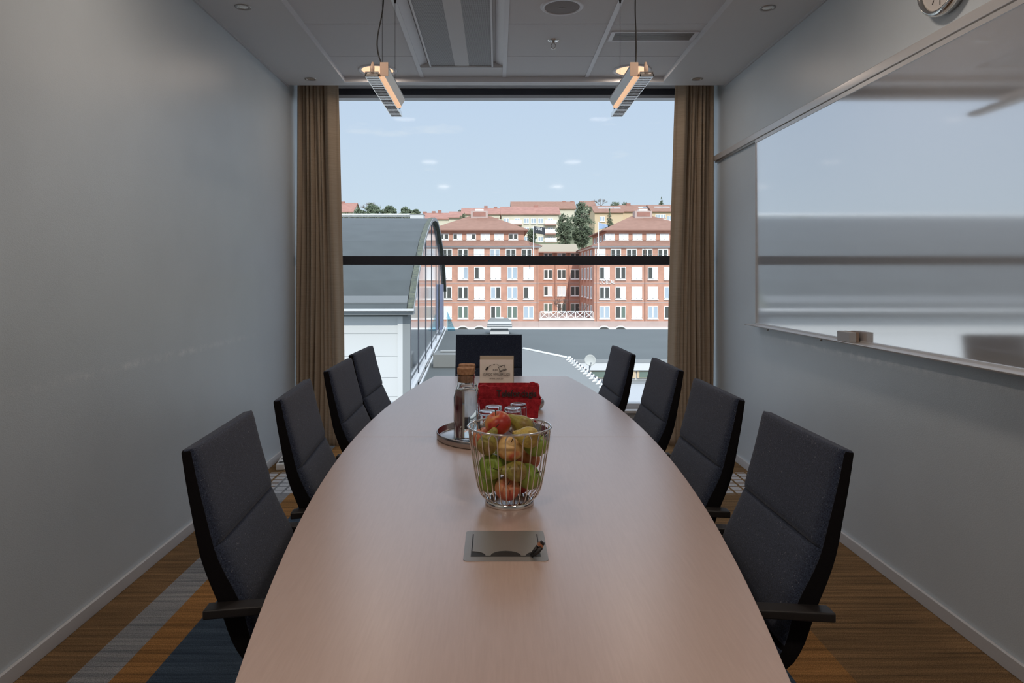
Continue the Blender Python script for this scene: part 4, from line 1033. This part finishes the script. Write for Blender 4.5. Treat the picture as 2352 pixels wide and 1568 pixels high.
def tree(px, py0, py1, wpx, Y, label, m='leaf', shape='oval', n=1800, kind='tree'):
    x = PX(px, Y); z0 = Zb(py1, Y); z1 = Zb(py0, Y); rx_ = wpx/2/F*Y
    t = thing(kind, label, 'tree', (x, Y, z0-1.5))
    leaves('foliage', 0, 0, .8+.0, z1-z0+1.5, rx_, n, M[m], t, shape, sz=max(.18, rx_*.075))
    bm = nb(); H_ = z1-z0+1.5; add_tube(bm, [(0, 0, -1), (.1, 0, H_*.4), (-.1, .1, H_*.75)], [.28, .2, .08], 7)
    for k in range(5):
        a = k*1.3; add_tube(bm, [(0, 0, H_*(.2+.1*k)), (rx_*.5*math.cos(a), rx_*.5*math.sin(a), H_*(.35+.1*k))], [.09, .04], 5)
    obj('trunk', bm, M['bark'], t)
def bare_tree(px, py0, py1, Y, label, spread=.55, depth=6, r0=.14, m='bark'):
    x = PX(px, Y); z0 = Zb(py1, Y); H_ = Zb(py0, Y)-z0
    t = thing('bare_tree', label, 'tree', (x, Y, z0)); bm = nb(); random.seed(int(px))
    def br(p, d_, ln, r_, dep):
        q = p+d_*ln; add_tube(bm, [p, q], [r_, r_*.7], 4, caps=False)
        if dep == 0: return
        for _ in range(3 if dep > 2 else 2):
            nd = (d_+Vector((random.gauss(0, spread), random.gauss(0, spread), random.gauss(.05, spread*.5)))).normalized(); br(q, nd, ln*random.uniform(.62, .85), r_*.66, dep-1)
    br(Vector((0, 0, 0)), Vector((0, 0, 1)), H_*.26, r0, depth); obj('branches', bm, M[m], t)
bare_tree(1288, 672, 727, 125, 'leafless tree standing on the courtyard terrace before the recessed wing', .5, 6, .10)
bare_tree(1341, 690, 732, 118, 'small leafless tree by the right end of the terrace railing', .4, 5, .06)
random.seed(11)
tree(1337, 458, 565, 56, 152, 'tallest dark green tree on the hillside between the roofs', n=4200)
tree(1296, 484, 565, 42, 150, 'dark tree left of the tallest one on the hillside', n=2600)
tree(1222, 521, 558, 24, 148, 'small green tree behind the left brick roof, by the black flag', n=900)
tree(1400, 479, 530, 32, 160, 'conifer before the yellow houses at right', m='leaf2', shape='cone', n=1500)
tree(1519, 452, 474, 20, 240, 'small pointed conifer on the skyline at far right', shape='cone', n=600)
tree(1414, 462, 476, 26, 235, 'low round green tree on the skyline, right of the bare tree', n=600)
tree(1435, 461, 476, 16, 238, 'low green tree on the skyline above the yellow houses', n=400)
tree(1065, 489, 512, 20, 158, 'small green tree left of the left brick chimney', m='leaf2', n=600)
tree(1058, 480, 492, 14, 260, 'tiny dark tree on the skyline above red roofs', n=300)
bare_tree(1381, 449, 482, 230, 'leafless tree on the skyline behind the tall dark tree', .5, 6, .16)
for px, p0, p1, w, lb in ((858, 467, 500, 52, 'widest pine behind the dark roof at left'), (895, 470, 500, 36, 'pine behind the dark roof, right of the widest one'), (932, 474, 500, 30, 'pine behind the roof railing, second from the right'),
                          (955, 477, 500, 22, 'smallest pine at the right end of the pine row'), (825, 477, 500, 30, 'pine behind the roof at far left')):
    tree(px, p0, p1, w, 120, lb, n=1300)
for k, px in enumerate((796, 826, 858, 890, 920, 945)):
    tree(px, 488, 510, 40, 112, 'low olive bush behind the roof railing, %s from the left' % ('first', 'second', 'third', 'fourth', 'fifth', 'sixth')[k], m='leaf2', n=700, kind='bush')
bare_tree(852, 454, 501, 126, 'leafless crown rising behind the pines at left', .5, 6, .12)

# --- hillside houses
HW = win_meshes(1.35, 1.35)
def house(x0p, x1p, yr, ye, yb, Y, wallm, roofm, label, wins=(), dep=11, chims=(), rooflights=()):
    x0, x1 = PX(x0p, Y), PX(x1p, Y); zr, ze, zb_ = Zb(yr, Y+dep/2), Zb(ye, Y), Zb(yb, Y)-3
    cx = (x0+x1)/2; t = thing('hillside_house', label, 'building', (cx, Y, zb_))
    bx('wall', M[wallm], (x0-cx, x1-cx, 0, dep, 0, ze-zb_), t)
    for s, xx in ((0, x0-cx), (1, x1-cx-.2)):
        bm = nb(); add_prism(bm, [(0, ze-zb_), (dep, ze-zb_), (dep/2, zr-zb_-.1)], 'x', xx, xx+.2); obj('gable_wall', bm, M[wallm], t)
    bm = nb(); ed = .5
    pr = [(-ed, ze-zb_-.15), (-ed, ze-zb_+.1), (dep/2, zr-zb_+.05), (dep+ed, ze-zb_+.1), (dep+ed, ze-zb_-.15), (dep/2, zr-zb_-.25)]
    add_prism(bm, pr, 'x', x0-cx-.3, x1-cx+.3); obj('roof', bm, M[roofm], t)
    for px, py in chims:
        x = PX(px, Y+dep/2)-cx; zc = Zb(py, Y+dep/2)-zb_
        bx('chimney', M['redroof'], (x-.55, x+.55, dep/2-.5, dep/2+.5, zr-zb_-1, zc), t)
    for px in rooflights:
        x = PX(px, Y+dep*.25)-cx; zc = ze-zb_+(zr-ze)*.5
        bm = nb(); add_prism(bm, [(dep*.20, ze-zb_+(zr-ze)*.40+.15), (dep*.33, ze-zb_+(zr-ze)*.66+.18), (dep*.33, ze-zb_+(zr-ze)*.66+.05), (dep*.20, ze-zb_+(zr-ze)*.40)], 'x', x-1.1, x+1.1); obj('rooflight', bm, M['bluep'], t)
    for px, py in wins: put_window(HW, t, PX(px, Y)-cx, 0, Zb(py, Y)-zb_-1.5, 'bb')
    return t, cx, zb_
house(760, 811, 466, 487, 500, 205, 'cream', 'redroof', 'house with red roof at the far left of the skyline', chims=((788, 463),))
house(974, 1036, 489, 503, 530, 215, 'cream', 'redroof', 'low red-roofed house left of the skyline, with three chimneys', chims=((976, 486), (996, 485), (1010, 483)))
house(1031, 1062, 486, 500, 530, 190, 'cream', 'redroof', 'red-roofed house stepping up beside the three-chimney house')
house(1060, 1160, 478, 492, 520, 210, 'cream', 'redroof', 'long red-roofed house behind the left brick chimney', chims=((1116, 473), (1138, 475)))
t, cx, zb_ = house(1152, 1285, 475, 492, 560, 172, 'cream', 'redroof', 'cream apartment house with balconies and red roof', dep=12, chims=((1231, 472),),
    wins=[(p, y) for y in (500, 521, 541.5) for p in (1163, 1188, 1209, 1225.5, 1242, 1264)])
for px, y in ((1185, 508), (1264, 508), (1264, 529), (1264, 549)):
    x = PX(px, 172)-cx; z = Zb(y+6, 172)-zb_
    bm = nb(); add_box(bm, x-1.5, x+1.5, -1.2, 0, z-.15, z); add_box(bm, x-1.5, x+1.5, -1.25, -1.15, z, z+.9); obj('balcony', bm, M['wht'], t)
    bx('balcony_slab', M['pipe'], (x-1.5, x+1.5, -1.25, 0, z-.45, z-.15), t)
house(1175, 1322, 463, 480, 520, 228, 'cream', 'tileroof', 'brown-roofed house on the skyline above the cream apartments', chims=((1257, 466), (1271, 466.5), (1295, 462), (1314, 462)))
house(1338, 1368, 462, 474, 520, 232, 'cream', 'tileroof', 'brown-roofed house behind the tallest tree', chims=((1362, 461),))
house(1366, 1431, 473, 488, 520, 180, 'yell', 'tileroof', 'yellow house with brown roof left of the right chimney', wins=((1383, 496),), rooflights=(1383, 1401, 1417))
house(1431, 1492, 471.5, 486, 520, 186, 'yell', 'tileroof', 'yellow house with brown roof in the middle of the right skyline', wins=((1478, 490),), rooflights=(1476, 1486), chims=((1443, 467),))
house(1498, 1600, 470.5, 486, 520, 184, 'yell', 'tileroof', 'yellow house with brown roof at the right edge of the window', wins=((1511, 491), (1523, 491), (1537, 494)), rooflights=(1513, 1530))

# --- flags
def flag(px, p0, p1, Y, m, fp0, fp1, wpx, label, txt=None):
    x = PX(px, Y); z0 = Zb(p1, Y); z1 = Zb(p0, Y); t = thing('flagpole', label, 'flag', (x, Y, z0))
    bm = nb(); add_tube(bm, [(0, 0, 0), (0, 0, z1-z0)], [.10, .06], 8); add_tube(bm, [(0, 0, .5), (0, YF-.1-Y, .5)], .05, 6); obj('pole', bm, M['wht'], t)
    w = wpx/F*Y; za, zb_ = Zb(fp0, Y)-z0, Zb(fp1, Y)-z0; bm = nb(); nx, nz2 = 18, 8; G = []
    for i in range(nx+1):
        u = i/nx; droop = -.25*(za-zb_)*u*(1 if txt else 1.3); sc_ = 1 if txt else (1-.75*u)
        G.append([bm.verts.new((.08+w*u, .22*math.sin(u*7)*u, zb_+(za-zb_)*(1-(1-v/nz2)*sc_)+droop)) for v in range(nz2+1)])
    for i in range(nx):
        for j in range(nz2): bm.faces.new((G[i][j], G[i+1][j], G[i+1][j+1], G[i][j+1]))
    o = obj('flag_cloth', bm, m, t, smooth=True); s = o.modifiers.new('s', 'SOLIDIFY'); s.thickness = .02
    if txt: text_mesh('flag_lettering', txt, .62, M['wht'], t, (.08+w*.42, -.30, zb_+(za-zb_)*.40), (R(90), R(10), 0), ext=.01, sx=.85)
flag(1225.5, 519, 588, 112, M['flagk'], 519, 535, 25, 'white flagpole with waving black flag before the left block', "L'OR")
flag(1374.5, 509, 588, 112, M['flagb'], 511, 528, 21, 'white flagpole with pale blue flag before the right block')

# --- arched hall with dark roof (rotated slightly), near left
HR = R(2.26)                       # direction of its gable
XN, YN = -1.6, 13.0
t = thing('arched_hall', 'large hall with dark curved roof, white side wall and glazed gable', 'building', (XN, YN, -3.4), HR)
arc = []
A_ = [(.2, .758), (1.1, 1.30), (2.42, 1.85), (3.4, 2.24), (4.5, 2.55), (5.7, 2.84), (6.9, 3.06), (8.2, 3.20), (9.4, 3.27), (10.4, 3.25), (11.6, 3.12), (12.8, 2.90), (14.0, 2.66), (15.2, 2.38), (16.4, 1.95), (17.4, 1.45), (18.4, .80)]
z0 = -3.4
LN = 34
bm = nb(); outer = [(a, z-z0) for a, z in A_]; inner = [(a*0.985+.16, z-z0-.16) for a, z in A_]
add_prism(bm, outer+inner[::-1], 'x', -LN, -.135); obj('curved_roof', bm, M['felt_roof'], t, smooth=False)
bm = nb(); outer2 = [(a, z-z0+.03) for a, z in A_]; add_prism(bm, outer2+[(a, z-z0-.06) for a, z in A_[::-1]], 'x', -.12, 0); obj('verge', bm, M['moss'], t)
bm = nb(); add_prism(bm, [(a, z-z0+.02) for a, z in A_]+[(a, z-z0-.07) for a, z in A_[::-1]], 'x', 0.0, .015); obj('verge_flashing', bm, M['panelg'], t)
bm = nb(); add_prism(bm, [(.36, .855-z0), (.57, .982-z0), (.57, 1.0-z0), (.36, .873-z0)], 'x', -LN, -.14); obj('snow_strip', bm, mat('pale_roof_strip', (.15, .16, .165), rough=.9), t)
bx('eave_gutter', M['panelw'], (-LN, .01, .12, .22, .715-z0, .755-z0), t)
# white clad side wall, columns at the corner
bx('side_wall', M['panelw'], (-LN, -.24, .55, .75, 0, .66-z0), t)
for z in (-.2, -1.0, .25, -.62, -1.42): bx('cladding_joint', M['panelg'], (-LN, -.34, .546, .55, z-z0, z-z0+.006), t)
bx('corner_pilaster', M['panelw'], (-.34, -.24, .50, .60, 0, .66-z0), t)
bx('corner_post', M['panelg'], (-.24, -.09, .50, .75, 0, .66-z0), t)
bx('soffit', M['panelg'], (-LN, -.02, .22, .75, .64-z0, .70-z0), t)
# glazed gable with mullions
gl = [(a, z-z0-.16) for a, z in A_ if a > .5]; pts = [(.60, 0)]+[(.60, .80-z0-.1)]+gl+[(18.2, 0)]
bm = nb(); add_prism(bm, pts, 'x', -.24, -.10); obj('gable_glazing', bm, M['facg'], t)
M['mull'] = mat('dark_mullion', (.06, .07, .09), rough=.4)
def arch_z(a):
    for (a0, q0), (a1, q1) in zip(A_[:-1], A_[1:]):
        if a0 <= a <= a1: return q0+(q1-q0)*(a-a0)/(a1-a0)
    return .7
for a in (.62, 2.8, 5.4, 8.2, 11.0, 13.2, 15.4): bx('mullion', M['mull'], (-.10, -.085, a-.05, a+.05, 0, arch_z(a)-z0-.17), t)
bx('base_flashing', M['panelw'], (-.10, -.03, .6, 18.0, 2.50, 2.56), t); bx('base_flashing', M['panelw'], (.03, .07, .6, 18.0, 2.50, 2.54), t)
bx('hanging_banner', mat('blue_banner', (.16, .19, .30), rough=.5), (-.06, .02, 13.2, 14.9, 2.75, 4.5), t)
bm = nb(); add_tube(bm, [(-.35, 9, 3.27-z0), (-.35, 9, 3.27-z0)], .01, 4); bm.free()
# things on its roof
t = thing('roof_walkway_rail', 'long white pipe railing along the ridge of the dark roof', 'railing', (XN-.02, 22.5, 3.20))
bm = nb(); add_tube(bm, [(-25, 0, .22), (-1.2, 0, .24)], .032, 8); obj('handrail', bm, M['wht'], t)
bm = nb(); add_tube(bm, [(-25, 0, .14), (-1.2, 0, .17)], .018, 8); obj('lower_rail', bm, M['panelg'], t)
for k in range(14):
    bm = nb(); add_tube(bm, [(-1.5-1.75*k, 0, -.05), (-1.5-1.75*k, 0, .22)], .02, 6); obj('post', bm, M['panelg'], t)
t = thing('roof_box', 'white box unit at the right end of the ridge railing', 'roof unit', (PX(959, 22.5), 22.5, 3.25))
bx('casing', M['panelw'], (-.22, .22, -.2, .2, 0, .17), t, bevel=.01); bx('lid', M['panelg'], (-.23, .23, -.21, .21, .17, .19), t)

# --- lower roofs in front
bm = nb(); add_prism(bm, [(-1.52, 8.5), (1.8, 8.5), (1.6, 16.2), (.9, 18.7), (12.5, 18.7), (12.5, 30), (-2.3, 30), (-1.62, 13.4)], 'z', -1.15, -.90)
t = thing('flat_dark_roof', 'wide flat grey roof of the neighbouring building below the brick blocks', 'building', (3, 18.7, -4.2))
bmesh.ops.translate(bm, vec=(-3, -18.7, 4.2), verts=bm.verts); obj('roof_deck', bm, M['deck'], t)
bx('facade_wall', M['panelw'], (-1.0, 9.5, .12, 11, 0, 3.05), t); bx('fascia', M['panelw'], (-1.0, 9.5, -.03, .0, 3.03, 3.24), t)
bx('eave_trim', M['panelg'], (-2.0, 9.5, -.05, -.005, 3.24, 3.33), t)
for k in range(5):
    x = -.42+k*1.32
    f = bx('window', M['yell'], (x-.04, x+1.24, .06, .13, 2.80, 3.00), t); bx('pane', M['greenp'], (x+.02, x+1.14, .05, .06, 2.82, 2.985), f)
bx('terrace_ledge', M['panelg'], (-1.0, 9.5, -.3, .12, 2.70, 2.74), t)
bm = nb(); add_box(bm, -1.4, 12, 7.0, 18.8, -1.62, -1.50)
o = obj('lower_terrace', bm, mat('pale_terrace', (.40, .41, .42), rough=.8)); tag(o, 'pale lower terrace below the white facade at right', 'terrace')
poly = [(-.35, 7.2), (1.93, 7.2), (1.90, 11.9), (1.72, 16.1), (.72, 18.3), (-.35, 18.5)]
t = thing('light_roof', 'light grey flat roof just outside the window with a slanting right edge', 'roof', (0, 12, -.895))
bm = nb(); add_prism(bm, [(x, y-12) for x, y in poly], 'z', 0, .345); obj('roof_slab', bm, M['deckl'], t)
bm = nb(); add_tube(bm, [(.72, 6.3, .355), (1.72, 4.1, .355)], .035, 6); obj('edge_trim', bm, M['wht'], t)
t = thing('snow_guard_rail', 'dark rail with row of white zigzag snow guards along the slanting roof edge', 'snow guards', (1.80, 13.2, -.55))
P0, P1 = Vector((-.08, 2.75, .04)), Vector((.11, -1.5, .04))
bm = nb(); add_tube(bm, [P0, P1], .018, 6); obj('rail', bm, M['mull'], t)
for k in range(13):
    q = P0.lerp(P1, (k+.3)/13); bm = nb()
    add_prism(bm, [(-.09, 0), (-.03, .03), (-.05, .10), (0, .05), (.04, .09), (.03, .02), (.09, .0)], 'y', -.02, .02)
    bmesh.ops.rotate(bm, matrix=Matrix.Rotation(.5, 3, 'Z'), verts=bm.verts); bmesh.ops.translate(bm, vec=q-Vector((.05, 0, .05)), verts=bm.verts); obj('snow_guard', bm, M['wht'], t)
# satellite dish
t = thing('satellite_dish', 'round pale satellite dish above the slanting roof edge', 'satellite dish', (PX(1355, 17.6), 17.6, -1.5))
zz = Zb(827, 17.6)+1.5
rm = Matrix.Translation((0, 0, zz)) @ Matrix.Rotation(R(82), 4, 'X') 
bm = nb(); add_lathe(bm, [(0, -.0), (.07, .006), (.12, .02), (.145, .035), (.145, .042), (.12, .028), (.07, .014), (0, .008)], 40, mtx=rm); obj('reflector', bm, M['dish'], t, smooth=True)
bm = nb(); add_tube(bm, [(0, .02, zz-.05), (0, .08, zz-.2), (0, .08, 0)], .016, 8); obj('mast', bm, M['panelg'], t)
bm = nb(); add_tube(bm, [(0, 0, zz-.14), (0, -.12, zz-.17), (0, -.20, zz-.05)], .007, 6); add_box(bm, -.015, .015, -.23, -.19, zz-.07, zz-.03); obj('feed_arm', bm, M['panelg'], t)
# roof ventilator
YV = 27.5
t = thing('roof_ventilator', 'white boxy roof ventilator with ribbed hood behind the end chair', 'roof unit', (PX(1147.5, YV), YV, -.90))
q = F/YV
bx('base', M['panelg'], (-20/q, 20/q, 0, .6, 0, 13/q), t)
bx('curb', M['panelw'], (-22/q, 22/q, -.05, .65, 0, 6/q), t)
bm = nb(); hip(bm, -29/q, 29/q, -.15, .75, 13/q, -27/q, 27/q, -.1, .7, 29/q); obj('hood', bm, M['panelw'], t)
for zz in (18, 23): bx('rib', M['panelg'], (-29/q, 29/q, -.17, -.14, zz/q, zz/q+.02), t)
bm = nb(); hip(bm, -27/q, 27/q, -.1, .7, 29/q, -19/q, 19/q, .05, .55, 35/q); obj('hood_top', bm, M['deckl'], t)
bx('cap', M['panelw'], (-10/q, 9/q, .1, .4, 35/q, 37.5/q), t)
# parapet duct left of end chair, thin pale blue translucent triangle
t = thing('roof_duct', 'pale box duct on the roof left of the end chair', 'roof unit', (-1.0, 17.1, -.895))
bx('duct_body', M['deckl'], (-.60, .56, 0, .9, 0, .33), t, bevel=.01); bx('duct_end', M['panelw'], (.20, .26, -.02, .92, 0, .35), t)
bm = nb(); add_tube(bm, [(-.45, .5, .36), (.5, .5, .36)], .03, 8); obj('duct_pipe', bm, M['panelg'], t)
t = thing('blue_triangle', 'pale blue translucent triangular panel beside the glazed gable', 'panel', (PX(1026, 29), 29.2, -.9))
bm = nb(); add_prism(bm, [(0, 0), (.36, 0), (.02, .82)], 'y', -.01, .01); obj('triangle_sheet', bm, M['panel'], t)
bm = nb(); add_tube(bm, [(0, 0, 0), (0, 0, .85)], .02, 6); obj('triangle_post', bm, M['wht'], t)
